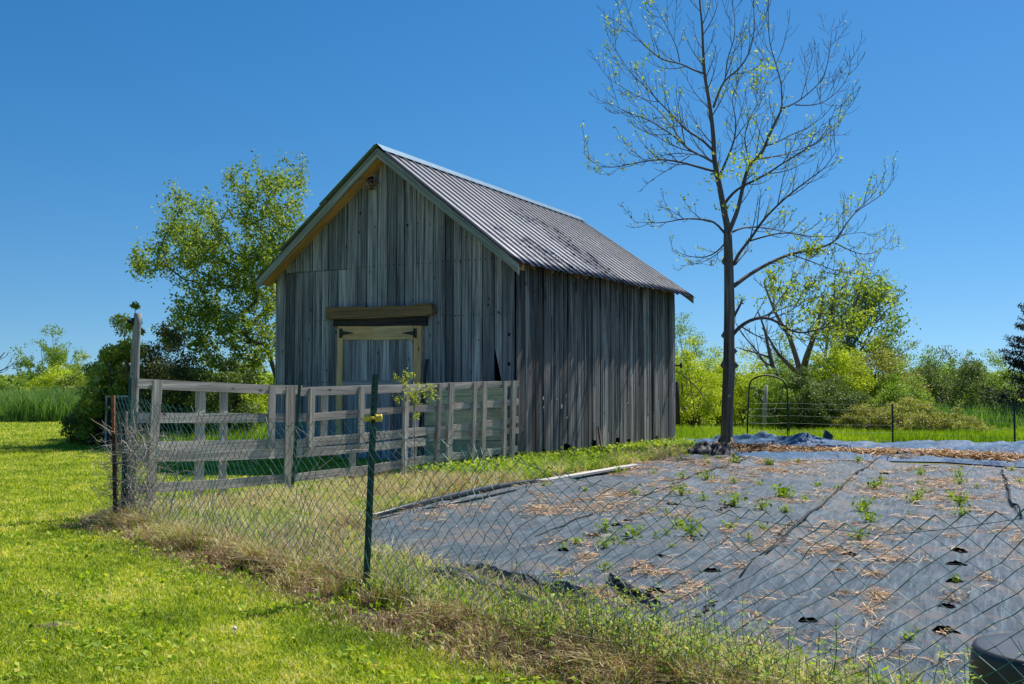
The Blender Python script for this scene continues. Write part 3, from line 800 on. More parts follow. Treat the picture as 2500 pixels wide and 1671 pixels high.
# ------------------------------------------------------------------ posts at the left end
def knob_log(pts, rad, name, label):
    mb = MB(); mb.tube(pts, rad, 12, .5)
    for k in range(9):
        i = random.uniform(.1, .95) * (len(pts) - 1); i0 = int(i); q = Vector(pts[i0]).lerp(Vector(pts[min(i0 + 1, len(pts) - 1)]), i - i0)
        a = random.uniform(-2.6, -.4); dr = Vector((math.cos(a), math.sin(a), .15)); rr = np.interp(i, range(len(pts)), rad)
        mb.tube([q + dr * rr * .6, q + dr * (rr + random.uniform(.008, .03))], [rr * .35, rr * .16], 6, .2)
    o = mb.build('trunk', M_log, None, True); return o
Yp = 12.45
pole = thing('fence_pole', 'tall bare grey log pole standing at the left end of the fence', 'pole', P(317, 1256, Yp) * 1.0)
pts = [P(316, 1262, Yp), P(320, 1170, Yp), P(324, 1084, Yp), P(326, 1000, Yp), P(328, 930, Yp), P(331, 850, Yp), P(335, 790, Yp), P(337, 765, Yp)]
o = knob_log(pts, [.062, .055, .052, .053, .054, .05, .047, .044], 'pole', ''); o.name = 'shaft'; setpar(o, pole)
mb = MB(); q = P(322, 786, Yp - .02); mb.tube([q + Vector((.03, 0, 0)), q + Vector((-.045, 0, 0))], .016, 8); mb.tube([q + Vector((-.03, -.02, -.025)), q + Vector((-.03, -.02, .03))], .022, 8); mb.box(q + Vector((.015, -.0, .0)), .03, .05, .09)
mb.build('insulator', M_black, pole, True)
mb = MB(); q = P(314, 897, Yp + .05); mb.tube([q + Vector((0, 0, -.05)), q + Vector((0, 0, .05))], .03, 8); mb.build('insulator', M_black, pole, True)
Yo = 11.75
mb = MB(); mb.tube([P(303, 1275, Yo), P(305, 1150, Yo), P(306, 1005, Yo)], [.038, .034, .03], 9)
o = mb.build('old_wooden_post', M_oldpost, None, True); tag(o, 'short dark rotting post just left of the tall log pole', 'post')
def tpost(name, base, topz, mat, parent=None, lean=(0, 0), size=1.0, studs=True, rz=0.0):
    mb = MB(); b = Vector(base); tp = Vector((b.x + lean[0], b.y + lean[1], topz))
    ax = (tp - b); L = ax.length; ax.normalize()
    X = Vector((math.cos(rz), math.sin(rz), 0)); X = (X - ax * X.dot(ax)).normalized(); Y = ax.cross(X)
    c = (b + tp) / 2
    mb.box(c, .034 * size, .005 * size, L, X, Y, ax); mb.box(c + Y * .0165 * size, .005 * size, .028 * size, L, X, Y, ax)
    if studs:
        k = .08
        while k < L - .03:
            mb.box(b + ax * k - Y * .006 * size, .010 * size, .008 * size, .018 * size, X, Y, ax); k += .055
    return mb.build(name, mat, parent)
m_rustdark = plain('rust_and_bark', (0.06, 0.035, 0.025), .8, .3, 0, .4, 40)
rp = thing('steel_post', 'rusty flat steel post at the far left of the fence corner', 'post', P(281, 1281, 11.6))
mb = MB()
mb.board(P(279, 1060, 11.6), P(276, 966, 11.6), .045, .006, (0, -1, 0)); mb.board(P(276.0 + 5, 1060, 11.59), P(280.5, 966, 11.59), .004, .03, (0, -1, 0))
mb.build('rusty_top', M_rust, rp)
mb = MB(); mb.board(P(283, 1283, 11.6), P(279, 1060, 11.6), .052, .008, (0, -1, 0)); mb.board(P(288, 1283, 11.58), P(284, 1060, 11.58), .006, .035, (0, -1, 0)); mb.build('dark_shaft', m_rustdark, rp)
o = tpost('green_steel_post', P(309, 1266, 12.1), P(310, 923, 12.1).z, M_tgreen, None, (.02, 0), 1.1); tag(o, 'dark green steel post right behind the tall log pole', 'post')
b = G(712, 1213); o = tpost('green_steel_post', (b.x, b.y, 0), P(725, 907, b.y).z, M_tgreen, None, (.11, 0), 1.25); tag(o, 'green steel post standing against the slatted wooden fence', 'post')
b = G(893, 1450); tp_root = thing('green_steel_post', 'tall green steel post in front carrying a yellow insulator', 'post', (b.x, b.y, 0))
tpt = P(916, 914, b.y - .03)
tpost('shaft', (b.x, b.y, 0), tpt.z, M_tgreen, tp_root, (tpt.x - b.x, tpt.y - b.y), 1.5, rz=.5)
# yellow insulator: two round-rimmed spools clamped around the post
q = P(912, 1021, b.y - .02)
mb = MB()
for sx in (-1, 1):
    c = q + Vector((sx * .042, -.02, 0))
    mb.tube([c + Vector((-.026, 0, 0)), c + Vector((-.022, 0, 0)), c + Vector((-.012, 0, 0)), c + Vector((.012, 0, 0)), c + Vector((.022, 0, 0)), c + Vector((.026, 0, 0))], [.014, .032, .026, .026, .032, .014], 14, .5)
mb.tube([q + Vector((-.05, -.035, 0)), q + Vector((.05, -.035, 0))], .011, 8); mb.box(q + Vector((0, -.01, 0)), .07, .03, .022)
mb.build('insulator', M_yellow, tp_root, True)

# ------------------------------------------------------------------ chain-link fence
b_base = 0
def fence_top(s):     # s metres along the fence from the left corner -> height of the mesh top
    return np.interp(s, [0, 1.0, 2.5, 4.2, 5.35, 5.9, 7.15, 7.9, 8.8, 9.6, 10.2, 11.2, 12.5], [1.46, 1.40, 1.33, 1.27, 1.31, 1.24, 1.155, 1.05, .965, .975, 1.10, 1.25, 1.3])
mb = MB()
Ls = 12.4; nc = int(Ls / 0.061); rows = 23
def mesh_pt(i, j):
    s = i * Ls / nc; f = j / rows
    H = fence_top(s); z_ = 0.03 + (H - 0.03) * f
    wob = (noise2(s * 1.7, f * 3, 3) - .5) * .12 * (0.4 + f) + (noise2(s * 5, f * 9, 4) - .5) * .035
    ss = s + (noise2(s * 2.2, f * 4, 8) - .5) * .05 + (noise2(s * 13, f * 17, 18) - .5) * .022
    zz_ = z_ + (noise2(s * 3, f * 6, 12) - .5) * .035 + (noise2(s * 13, f * 17, 28) - .5) * .014
    return Vector((F0[0] + FD[0] * ss + FN[0] * wob, F0[1] + FD[1] * ss + FN[1] * wob, max(.01, float(zz_))))
PT = {}
def pt(i, j):
    if (i, j) not in PT: PT[(i, j)] = mesh_pt(i, j)
    return PT[(i, j)]
for i in range(nc):
    # each picket wire zigzags between columns i and i+1
    pts_ = [pt(i + ((i + j) % 2), j) for j in range(rows + 1)]
    mb.tube(pts_, .0029, 4, random.random(), cap=False)
clf = thing('chain_link_fence', 'sagging green vinyl chain-link fence running to the lower right', 'fence', (F0[0], F0[1], 0))
mb.build('wire_mesh', M_wire, clf)
mb = MB()
tw = [Vector((F0[0] + FD[0] * s + FN[0] * (.0 + (noise2(s * 1.7, 3, 3) - .5) * .12), F0[1] + FD[1] * s + FN[1] * (noise2(s * 1.7, 3, 3) - .5) * .12, float(fence_top(s)) - .035 - .012 * abs(math.sin(s * 4)))) for s in np.arange(0, 12.4, .12)]
mb.tube(tw, .0018, 4); mb.build('tension_wire', M_wire, clf)
# far end post so that the mesh hangs from something
e = F0 + FD * 12.42
o = tpost('green_steel_post', (e[0], e[1], 0), 1.5, M_tgreen, None, (0, 0), 1.6); tag(o, 'green steel post holding the near right end of the mesh', 'post')

# dead twigs caught on the fence
def twig(mb, a, L, dr, rad=.003, seg=4, curl=.25):
    pts_ = [Vector(a)]; dr = Vector(dr).normalized()
    for k in range(seg):
        dr = (dr + Vector((random.gauss(0, curl), random.gauss(0, curl), random.gauss(0, curl)))).normalized()
        pts_.append(pts_[-1] + dr * L / seg)
    mb.tube(pts_, [rad * (1 - .7 * i / seg) for i in range(seg + 1)], 3, cap=False)
mb = MB()
for k in range(620):     # dry twiggy tangle around the corner posts
    s = abs(random.gauss(0, .5)) - .12; q = F0 + FD * s + FN * random.gauss(.1, .12)
    twig(mb, (q[0], q[1], random.uniform(.1, 1.05)), random.uniform(.12, .42), (random.gauss(0, 1), random.gauss(0, .4), random.gauss(.1, .7)), .0038)
for k in range(420):
    s = random.uniform(.3, 8.3); q = F0 + FD * s + FN * random.uniform(-.1, .5)
    twig(mb, (q[0], q[1], 0), random.uniform(.2, .65), (random.gauss(0, .5), random.gauss(0, .3), 1.0), .0035)
for (a, b_) in (((410, 1275), (436, 1175)), ((436, 1175), (480, 1150)), ((436, 1175), (432, 1150))):
    mb.tube([P(a[0], a[1], 11.1), P((a[0] + b_[0]) / 2 - 3, (a[1] + b_[1]) / 2, 11.1), P(b_[0], b_[1], 11.1)], .008, 5)
for k in range(9):
    x_ = random.uniform(560, 860); twig(mb, P(x_, random.uniform(1100, 1180), 12.5), random.uniform(.4, .9), (random.gauss(.5, .5), 0, random.uniform(0, .7)), .006)
o = mb.build('dry_twigs', wood_mat('dry_stalks', [(0.30, 0.25, 0.21), (0.42, 0.36, 0.31), (0.36, 0.31, 0.27), (0.5, 0.44, 0.38)], knots=False, contrast=.3), None)
tag(o, 'dry grey twigs tangled along the chain-link fence and its corner posts', 'twigs', kind='stuff')
mb = MB()
for k in range(70):
    a = random.choice([1200, 1230, 1255, 1100, 1130, 1060, 960, 980]) + random.uniform(-25, 25)
    s_, z_ = fen(a, random.uniform(975, 1110)); q = FV0 + FVD * s_ + FVN * random.uniform(.06, .14) + UP * z_
    twig(mb, q, random.uniform(.25, .7), (random.gauss(0, .6), 0, random.gauss(.2, .8)), .0035, 5, .35)
o = mb.build('dry_vines', wood_mat('reddish_vine', [(0.22, 0.13, 0.10), (0.3, 0.2, 0.16), (0.26, 0.16, 0.13), (0.36, 0.26, 0.2)], knots=False, contrast=.3), None)
tag(o, 'thin reddish dry vines hanging on the right half of the wooden fence', 'vines', kind='stuff')

# ------------------------------------------------------------------ garden fabric
def curve(pts, n):
    """resample a ground polyline to n points by arc length"""
    A = np.array([tuple(p)[:2] for p in pts]); d = np.r_[0, np.cumsum(np.linalg.norm(np.diff(A, axis=0), axis=1))]
    u = np.linspace(0, d[-1], n); return np.column_stack([np.interp(u, d, A[:, 0]), np.interp(u, d, A[:, 1])])
NU, NV = 640, 330
Fr = curve([G(862, 1335), G(985, 1385), G(1050, 1402), G(1330, 1485), G(1480, 1532), G(1600, 1560), G(1750, 1600), G(2000, 1655), G(2400, 1760), G(3100, 1980)], NU)
Le = curve([G(862, 1335), G(918, 1264), G(1100, 1217), G(1321, 1174), G(1556, 1135), G(1690, 1110)], NV)
bkr = G(2900, 1152)
Bk = curve([G(1690, 1110), G(1900, 1124), G(2100, 1130), G(2500, 1147), bkr], NU)
Ri = curve([G(3100, 1980), bkr], NV)
U, Vv = np.meshgrid(np.linspace(0, 1, NU), np.linspace(0, 1, NV))
Pn = ((1 - U)[..., None] * Le[:, None, :] + U[..., None] * Ri[:, None, :] + (1 - Vv)[..., None] * Fr[None] + Vv[..., None] * Bk[None]
      - ((1 - U) * (1 - Vv))[..., None] * Fr[0] - (U * (1 - Vv))[..., None] * Fr[-1] - ((1 - U) * Vv)[..., None] * Bk[0] - (U * Vv)[..., None] * Bk[-1])
# edges wander
TX, TY = Pn[..., 0], Pn[..., 1]
TD = np.array([0.41, 0.912]); TC = np.array([0.912, -0.41])
POLY = np.concatenate([Fr[::12], Ri[::10], Bk[::-12], Le[::-6]])
def in_poly(x, y, poly):
    x = np.asarray(x); y = np.asarray(y); r = np.zeros(x.shape, bool); n = len(poly)
    for i in range(n):
        x0, y0 = poly[i]; x1, y1 = poly[(i + 1) % n]
        if y0 == y1: continue
        c = ((y0 > y) != (y1 > y)) & (x < (x1 - x0) * (y - y0) / (y1 - y0) + x0); r ^= c
    return r
FOLDS = [([(2153, 1129), (2090, 1173), (1999, 1264), (1986, 1271), (1894, 1360), (1828, 1417), (1800, 1440)], .05, .16),
         ([(1837, 1131), (1748, 1162), (1697, 1178), (1646, 1201)], .05, .16),
         ([(1643, 1199), (1509, 1250), (1446, 1274), (1354, 1313), (1300, 1330)], .028, .12),
         ([(1946, 1288), (1900, 1330)], .035, .12),
         ([(2446, 1161), (2458, 1189), (2466, 1235), (2500, 1280)], .035, .15),
         ([(1050, 1410), (1180, 1430), (1330, 1475), (1420, 1500)], .09, .14),
         ([(1490, 1430), (1530, 1465), (1600, 1500)], .05, .12),
         ([(1755, 1500), (1690, 1545)], .03, .1), ([(1560, 1400), (1640, 1380)], .02, .1),
         ([(1000, 1262), (1200, 1215), (1400, 1180)], .03, .10), ([(1750, 1260), (1800, 1235)], .02, .1)]
def fold_h(x, y):
    h = np.zeros_like(x)
    for pl, H, W in FOLDS:
        A = [G(*q) for q in pl]; best = np.full(x.shape, 9.0); sg = np.zeros_like(x); tt = np.zeros_like(x)
        for a, b in zip(A[:-1], A[1:]):
            ex, ey = b.x - a.x, b.y - a.y; L2 = ex * ex + ey * ey
            u = np.clip(((x - a.x) * ex + (y - a.y) * ey) / L2, 0, 1)
            dx, dy = x - a.x - u * ex, y - a.y - u * ey; d = np.hypot(dx, dy)
            m_ = d < best; best = np.where(m_, d, best); sg = np.where(m_, np.sign(dx * ey - dy * ex), sg)
        # steep on one side, gentle on the other
        H = H * 1.7; wv = np.where(sg > 0, W * .14, W)
        h = np.maximum(h, H * np.exp(-(best / wv) ** 2) * (0.6 + .6 * noise2(x * 3, y * 3, 77)))
    return h
def tarp_z(x, y):
    x = np.asarray(x, float); y = np.asarray(y, float)
    a = x * TD[0] + y * TD[1]; c = x * TC[0] + y * TC[1]
    return 0.035 + 0.03 * (fbm(x * .8, y * .8, 61) - .5) + 0.046 * (fbm(c * 6, a * 1.3, 62) - .5) + 0.02 * (fbm(c * 20, a * 6, 63) - .5) + fold_h(x, y)
TZ = tarp_z(TX, TY)
edge = np.minimum(np.minimum(U, 1 - U), np.minimum(Vv, 1 - Vv))
TZ = TZ * 1.0 + (edge < .004) * -.03
m, t, out = newmat('woven_ground_fabric')
geo = nd(t, 'ShaderNodeNewGeometry'); pos = geo.outputs['Position']
mp = nd(t, 'ShaderNodeMapping'); mp.inputs['Rotation'].default_value = (0, 0, math.atan2(TD[0], TD[1])); t.links.new(pos, mp.inputs['Vector'])
fc = mp.outputs[0]                       # y now runs along the weave
sx = nd(t, 'ShaderNodeSeparateXYZ'); t.links.new(fc, sx.inputs[0])
nst = noise(t, mapping(t, fc, (22, 1.6, 1)), 1.0, 5, 0.65); nfi = noise(t, mapping(t, fc, (160, 60, 1)), 1.0, 3, 0.7); nbig = noise(t, fc, .9, 5, 0.65); nmid = noise(t, fc, 6, 5, 0.7)
c = ramp(t, nst, [(0.32, (0.020, 0.036, 0.052)), (0.5, (0.052, 0.083, 0.112)), (0.68, (0.135, 0.186, 0.226))])
c = mixc(t, .7, c, ramp(t, nfi, [(0.35, (0.6,) * 3), (0.5, (1, 1, 1)), (0.68, (1.7,) * 3)]), 'MULTIPLY')
c = mixc(t, .8, c, ramp(t, nbig, [(0.35, (0.78, 0.8, 0.84)), (0.6, (1.15, 1.12, 1.1))]), 'MULTIPLY')
fr = math_(t, 'ABSOLUTE', math_(t, 'SUBTRACT', math_(t, 'FRACT', math_(t, 'ADD', math_(t, 'MULTIPLY', sx.outputs[0], 3.2), math_(t, 'MULTIPLY', nbig, .25))), 0.5))
ln = math_(t, 'MULTIPLY', math_(t, 'LESS_THAN', fr, 0.012), ramp(t, nmid, [(0.45, (0, 0, 0)), (0.55, (.75,) * 3)]))
c = mixc(t, ln, c, (0.10, 0.32, 0.32))
dust = ramp(t, math_(t, 'ADD', math_(t, 'MULTIPLY', nbig, .55), math_(t, 'MULTIPLY', nmid, .55)), [(0.555, (0, 0, 0)), (0.65, (.7,) * 3)])
c = mixc(t, dust, c, ramp(t, nfi, [(0.35, (0.08, 0.05, 0.04)), (0.65, (0.30, 0.23, 0.18))]))
principled(t, out, c, ramp(t, nst, [(0.3, (.42,) * 3), (.7, (.62,) * 3)]), 0.4, 0, math_(t, 'ADD', nst, math_(t, 'MULTIPLY', nfi, .4)), 1.0, 0.035)
M_fabric = m
idx = np.arange(NU * NV).reshape(NV, NU)
FA = np.stack([idx[:-1, :-1], idx[:-1, 1:], idx[1:, 1:], idx[1:, :-1]], -1).reshape(-1, 4)
tarp = mesh_np('ground_fabric', np.stack([TX, TY, TZ], -1).reshape(-1, 3), FA, M_fabric, None, None, True)
tag(tarp, 'large blue-grey woven weed fabric spread over the garden bed', 'ground fabric')
md = tarp.modifiers.new('thick', 'SOLIDIFY'); md.thickness = 0.003; md.offset = -1

def c4(x, y): return (1300 + x / 3.351, 1050 + y / 3.351)
def c5(x, y): return (1900 + x / 2.525, 1050 + y / 2.525)
# planting slits: torn holes with curled dark flaps
slits = [c5(185, 1215) + (1.1,), c5(1030, 1290) + (1.4,), c5(1040, 1115) + (1.0,), c5(1090, 968) + (1.0,), c5(1095, 862) + (1.1,), c5(1115, 776) + (1.1,), c5(440, 805) + (.8,), c5(380, 893) + (.6,), c5(1120, 455) + (.9,), c5(655, 282) + (.8,), c5(910, 240) + (.8,), c5(1120, 245) + (.8,),
         c4(1470, 1185) + (1.0,), c4(500, 905) + (.9,), c4(690, 820) + (.8,), c4(780, 780) + (.8,), c4(895, 710) + (.9,), c4(1000, 1360) + (1.3,), c4(1050, 1075) + (.6,), c4(1140, 630) + (.8,), c4(250, 1024) + (.7,)]
for (px, py, s_) in slits:
    q = G(px, py); mb = MB(); z_ = float(tarp_z(q.x, q.y)); w_ = .068 * s_ * random.uniform(.75, 1.15) * (1 + max(0, q.y - 7) * .05)
    ax = Vector((.95, -.2 + random.uniform(-.2, .2), 0)).normalized(); ay = Vector((-ax.y, ax.x, 0))
    ring = [(w_ * math.cos(k) * random.uniform(.65, 1.15), w_ * .42 * math.sin(k) * random.uniform(.5, 1.3)) for k in np.arange(0, 6.2, .42)]
    mb.prism(q + UP * (z_ - .004), ax, ay, UP, ring, 0, .012)
    # frayed curled flap at the far side
    n = 9; vs = []
    for i in range(n):
        f = i / (n - 1) * 2 - 1; x_ = f * w_; y_ = w_ * .42 * math.sqrt(max(0, 1 - f * f))
        h_ = .022 * s_ * (1 - f * f) * random.uniform(.6, 1.5) + .006
        b_ = q + ax * x_ + ay * y_ + UP * z_
        vs += [b_, b_ + UP * h_ - ay * h_ * .6, b_ + UP * h_ * 1.02 - ay * (h_ * .6 - .004), b_ + ay * .01]
    fs = []
    for i in range(n - 1):
        a = i * 4; fs += [(a, a + 4, a + 5, a + 1), (a + 1, a + 5, a + 6, a + 2), (a + 2, a + 6, a + 7, a + 3)]
    mb.add(vs, fs)
    o = mb.build('planting_slit', M_soil, tarp)

mS = plain('dark_seam_shade', (0.016, 0.018, 0.022), .7, .2, 0, .4, 12, .4)  # dark tubes added along the folds for their shaded gap and black underside
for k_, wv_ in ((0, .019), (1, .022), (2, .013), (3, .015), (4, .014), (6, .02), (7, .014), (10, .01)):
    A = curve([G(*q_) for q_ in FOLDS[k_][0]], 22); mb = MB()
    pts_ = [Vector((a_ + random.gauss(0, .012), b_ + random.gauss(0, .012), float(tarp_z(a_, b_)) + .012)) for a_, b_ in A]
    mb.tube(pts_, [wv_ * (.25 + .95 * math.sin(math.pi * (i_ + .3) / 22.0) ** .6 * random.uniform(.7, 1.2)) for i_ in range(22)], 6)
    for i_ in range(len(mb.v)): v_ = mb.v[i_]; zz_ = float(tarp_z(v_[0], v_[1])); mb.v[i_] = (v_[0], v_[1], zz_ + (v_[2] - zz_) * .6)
    mb.build('seam_shade_line', mS, tarp, True)
# rear sheet: bunched up bluish fabric
m, t, out = newmat('bunched_blue_fabric')
geo = nd(t, 'ShaderNodeNewGeometry'); pos = geo.outputs['Position']
na = noise(t, mapping(t, pos, (1.2, 3, 6)), 1.5, 5, 0.65, 1.2); nb = noise(t, mapping(t, pos, (14, 4, 10)), 1.0, 4, 0.7)
c = ramp(t, na, [(0.3, (0.025, 0.065, 0.13)), (0.55, (0.05, 0.12, 0.22)), (0.75, (0.10, 0.19, 0.30))])
c = mixc(t, .4, c, ramp(t, nb, [(0.4, (0.6,) * 3), (0.6, (1.3,) * 3)]), 'MULTIPLY')
principled(t, out, mixc(t, 1.0, c, (.85, .95, 1.0), 'MULTIPLY'), 0.6, 0.2, 0, math_(t, 'ADD', na, nb), 0.6, 0.03)
M_blue = m
def sheet(name, front, back, hfun, mat, label, cat, nu=260, nv=40, seed=0, kind=None):
    A = curve([G(*q) for q in front], nu); B = curve([G(*q) for q in back], nu)
    v = np.linspace(0, 1, nv)[:, None]; X = A[None, :, 0] * (1 - v) + B[None, :, 0] * v; Y = A[None, :, 1] * (1 - v) + B[None, :, 1] * v
    uu = np.linspace(0, 1, nu)[None] + 0 * v; Z = hfun(uu, v + 0 * uu, X, Y)
    idx = np.arange(nu * nv).reshape(nv, nu); FA = np.stack([idx[:-1, :-1], idx[:-1, 1:], idx[1:, 1:], idx[1:, :-1]], -1).reshape(-1, 4)
    o = mesh_np(name, np.stack([X, Y, Z], -1).reshape(-1, 3), FA, mat, None, None, True); return tag(o, label, cat, kind=kind)
def h_back(u, v, X, Y):
    crown = np.interp(u.ravel(), [0, .05, .1, .16, .22, .27, .33, .38, .44, .52, .60, .68, .74, .80, .88, .95, 1], [.05, .08, .09, .12, .16, .24, .2, .32, .22, .2, .24, .27, .27, .36, .32, .22, .2]).reshape(u.shape)
    prof = np.sin(np.clip(v, 0, 1) * np.pi) ** .7
    rid = np.abs(fbm(X * 1.1 + Y * .6, Y * 2.5, 71) - .5) * .30 + np.abs(fbm(X * 3.1, Y * 5.5 + X, 72) - .5) * .12
    crease = .10 * np.exp(-((v - .45 - .12 * np.sin(u * 9)) / .05) ** 2) * (u > .12) * (u < .4)
    return .02 + prof * (crown + rid + crease - .05)
sheet('rear_fabric', [(1640, 1086), (1700, 1092), (1752, 1094), (1850, 1103), (1960, 1113), (2119, 1118), (2300, 1124), (2500, 1138), (2800, 1150)],
      [(1640, 1078), (1700, 1080), (1752, 1080), (1850, 1087), (1960, 1091), (2119, 1096), (2300, 1100), (2500, 1108), (2800, 1112)], h_back, M_blue,
      'crumpled bluish weed fabric bunched up along the far side of the garden bed', 'ground fabric')
def h_roll(u, v, X, Y):
    k = np.interp(u.ravel(), [0, .08, .2, .34, .45, .55, .62, .75, .9, 1], [.04, .08, .11, .17, .08, .05, .08, .06, .09, .05]).reshape(u.shape)
    return .03 + np.sin(v * np.pi) * (k * .8 + np.abs(fbm(X * 2.5 + Y, Y * 4, 75) - .5) * .14)
sheet('fabric_fold', [(1795, 1121), (1850, 1124), (1920, 1127), (2010, 1127), (2119, 1129), (2300, 1132), (2440, 1142), (2600, 1150)],
      [(1795, 1112), (1850, 1112), (1920, 1114), (2010, 1118), (2119, 1122), (2300, 1126), (2440, 1136), (2600, 1143)], h_roll, M_blue,
      'low wrinkled fold of blue fabric in front of the straw strip', 'fabric fold', 220, 16)
# dark shiny crumpled plastic heaps
m_pl = plain('crumpled_black_plastic', (0.018, 0.022, 0.032), 0.6, 0.2, 0, .4, 8, .3)
def heap(px, py, wx, wy, h_, label, seed, tone=m_pl):
    q = G(px, py); n = 34; a = np.linspace(-1, 1, n); X, Y = np.meshgrid(a, a); rr = np.hypot(X, Y)
    Z = np.clip(1 - rr ** 2, 0, 1) ** .8 * h_ * (.35 + .7 * np.abs(fbm(X * 2.2 + seed, Y * 4 + seed, seed) - .5) * 2 + .6 * np.abs(fbm(X * 5, Y * 9 + X * 3, seed + 3) - .5) * 2) + .02
    s_ = 1 / np.maximum(1, np.maximum(np.abs(X), np.abs(Y)) * 0 + 1)
    VX = q.x + X * wx * (1 + .25 * (fbm(X * 2, Y * 2, seed + 9) - .5)); VY = q.y + Y * wy
    idx = np.arange(n * n).reshape(n, n); FA = np.stack([idx[:-1, :-1], idx[:-1, 1:], idx[1:, 1:], idx[1:, :-1]], -1).reshape(-1, 4)
    cen = rr[:-1, :-1].ravel() < 1.0; FA = FA[cen]
    o = mesh_np('plastic_heap', np.stack([VX, VY, Z], -1).reshape(-1, 3), FA, tone); tag(o, label, 'plastic heap')
heap(1740, 1112, .62, .5, .34, 'crumpled shiny black plastic heaped at the foot of the large tree', 3)
heap(2215, 1126, .75, .35, .2, 'long heap of crumpled dark plastic lying on the straw strip at the right', 7)
mb = MB(); mb.prism(G(2020, 1093) + UP * .28, (1, 0, 0), (0, 0, 1), (0, 1, 0), [(-.1, -.12), (.09, -.2), (.15, .0), (-.02, .14)], 0, .14)
o = mb.build('black_pot', M_rubber, None, False, .01); tag(o, 'small tipped black plastic pot lying on the rear fabric', 'pot')
heap(2455, 1112, .3, .2, .14, 'small dark scrap of plastic at the right end of the rear fabric', 13)

# black pipe along the left edge, pale plank
mb = MB()
pp = [G(760, 1285, .04), G(840, 1268, .05), G(918, 1258, .07), G(1010, 1233, .09), G(1100, 1212, .08), G(1200, 1190, .08), G(1290, 1177, .06), G(1330, 1170, .05)]
mb.tube(pp, [.012, .02, .03, .04, .042, .04, .035, .02], 8)
mb.tube([G(1030, 1245, .05), G(1140, 1222, .05), G(1260, 1196, .05), G(1330, 1182, .05)], [.015, .022, .02, .012], 7)
o = mb.build('black_pipe', M_rubber, None, True); tag(o, 'black rolled pipe lying along the left edge of the garden fabric', 'pipe')
a_, b_ = G(1322, 1178, .07), G(1552, 1138, .07)
mb = MB(); mb.board(a_, b_, .16, .035, (0, 0, 1), .5, (.4, -.3)); o = mb.build('pale_plank', M_plank, None); tag(o, 'long pale plank lying on the edge of the garden fabric', 'plank')
# black fold of the front edge
mb = MB()
pp = [G(1050, 1402, .07), G(1110, 1412, .10), G(1170, 1432, .09), G(1240, 1452, .10), G(1310, 1478, .09), G(1375, 1492, .07), G(1430, 1515, .07), G(1490, 1545, .05), G(1540, 1580, .04)]
mb.tube([p_ + Vector((0, 0, random.uniform(-.012, .012))) for p_ in pp], [.06, .075, .06, .055, .045, .04, .035, .03, .02], 9)
o = mb.build('rolled_fabric_edge', plain('black_fabric_roll', (0.03, 0.032, 0.038), .5, .4, 0, .5, 12, .6), None, True); tag(o, 'rolled black fabric edge nearest the chain-link fence', 'fabric roll')

# ------------------------------------------------------------------ straw
def straws(name, P3, L, wd, mat, rnd, tilt=.12):
    n = len(P3); a = RNG.uniform(0, np.pi * 2, n); ti = RNG.normal(0, tilt, n)
    D = np.stack([np.cos(a), np.sin(a), ti], -1) * L[:, None] * .5
    Sd = np.stack([-np.sin(a), np.cos(a), RNG.normal(0, .4, n)], -1) * wd[:, None] * .5
    bend = np.stack([RNG.normal(0, .12, n), RNG.normal(0, .12, n), np.abs(RNG.normal(0, .06, n))], -1) * L[:, None]
    V = np.stack([P3 - D - Sd, P3 - D + Sd, P3 + bend - Sd, P3 + bend + Sd, P3 + D - Sd, P3 + D + Sd], 1).reshape(-1, 3)
    b = np.arange(n)[:, None] * 6
    FA = np.concatenate([b + [0, 1, 3, 2], b + [2, 3, 5, 4]], 0)
    return mesh_np(name, V, FA, mat, None, {'rnd': np.repeat(rnd, 6)})
patches = [c5(*q[:2]) + q[2:] for q in ((500, 770, 190, 22), (300, 780, 110, 20), (700, 828, 170, 18), (610, 1060, 60, 40), (560, 1140, 50, 25), (620, 1215, 40, 25), (420, 1040, 90, 14), (1100, 1060, 65, 25), (1290, 960, 45, 35), (690, 650, 110, 9), (280, 640, 70, 18), (1100, 400, 70, 30), (1300, 345, 60, 22), (330, 290, 160, 18), (600, 430, 70, 12), (560, 740, 60, 12), (1480, 690, 50, 40), (1020, 1300, 55, 12), (1060, 680, 60, 12), (150, 215, 170, 16), (900, 640, 40, 10), (960, 440, 90, 8), (1030, 330, 90, 12), (1380, 640, 60, 10), (580, 920, 70, 20), (350, 900, 60, 8))]
patches += [c4(*q[:2]) + q[2:] for q in ((1000, 1205, 150, 35), (440, 1080, 60, 40), (230, 1200, 90, 30), (600, 1390, 140, 50), (110, 680, 130, 40), (720, 600, 150, 60), (1150, 1390, 90, 30), (1300, 1330, 80, 40), (880, 1170, 60, 15), (1680, 430, 150, 18), (1900, 370, 220, 25), (2200, 320, 140, 25), (1500, 330, 120, 18), (1050, 620, 90, 14), (600, 300, 160, 20), (1700, 830, 60, 14), (1990, 860, 70, 25), (2300, 1010, 60, 40), (1590, 890, 30, 40), (1250, 740, 60, 14), (900, 330, 120, 25), (540, 1440, 90, 40), (1250, 1230, 50, 14), (1700, 1150, 35, 18), (450, 980, 40, 10), (1350, 300, 90, 14), (1150, 300, 100, 12), (700, 540, 90, 20), (60, 600, 60, 10), (1000, 400, 90, 14))]
PX = []
for (px, py, rx, ry) in patches:
    sc_ = 1 / 2.9; n = int(18 + rx * ry * .075 * (1 + 0.0))
    n = min(int(n * .5), 420)
    ax = RNG.normal(0, .62, n) * rx * sc_ * 1.2; ay = RNG.normal(0, .62, n) * ry * sc_ * 1.2
    for a, b in zip(ax, ay):
        q = G(px + a, py + b); PX.append((q.x, q.y))
PX = np.array(PX)
q = np.stack([RNG.uniform(-2, 13, 150000), RNG.uniform(4.2, 22, 150000)], -1)
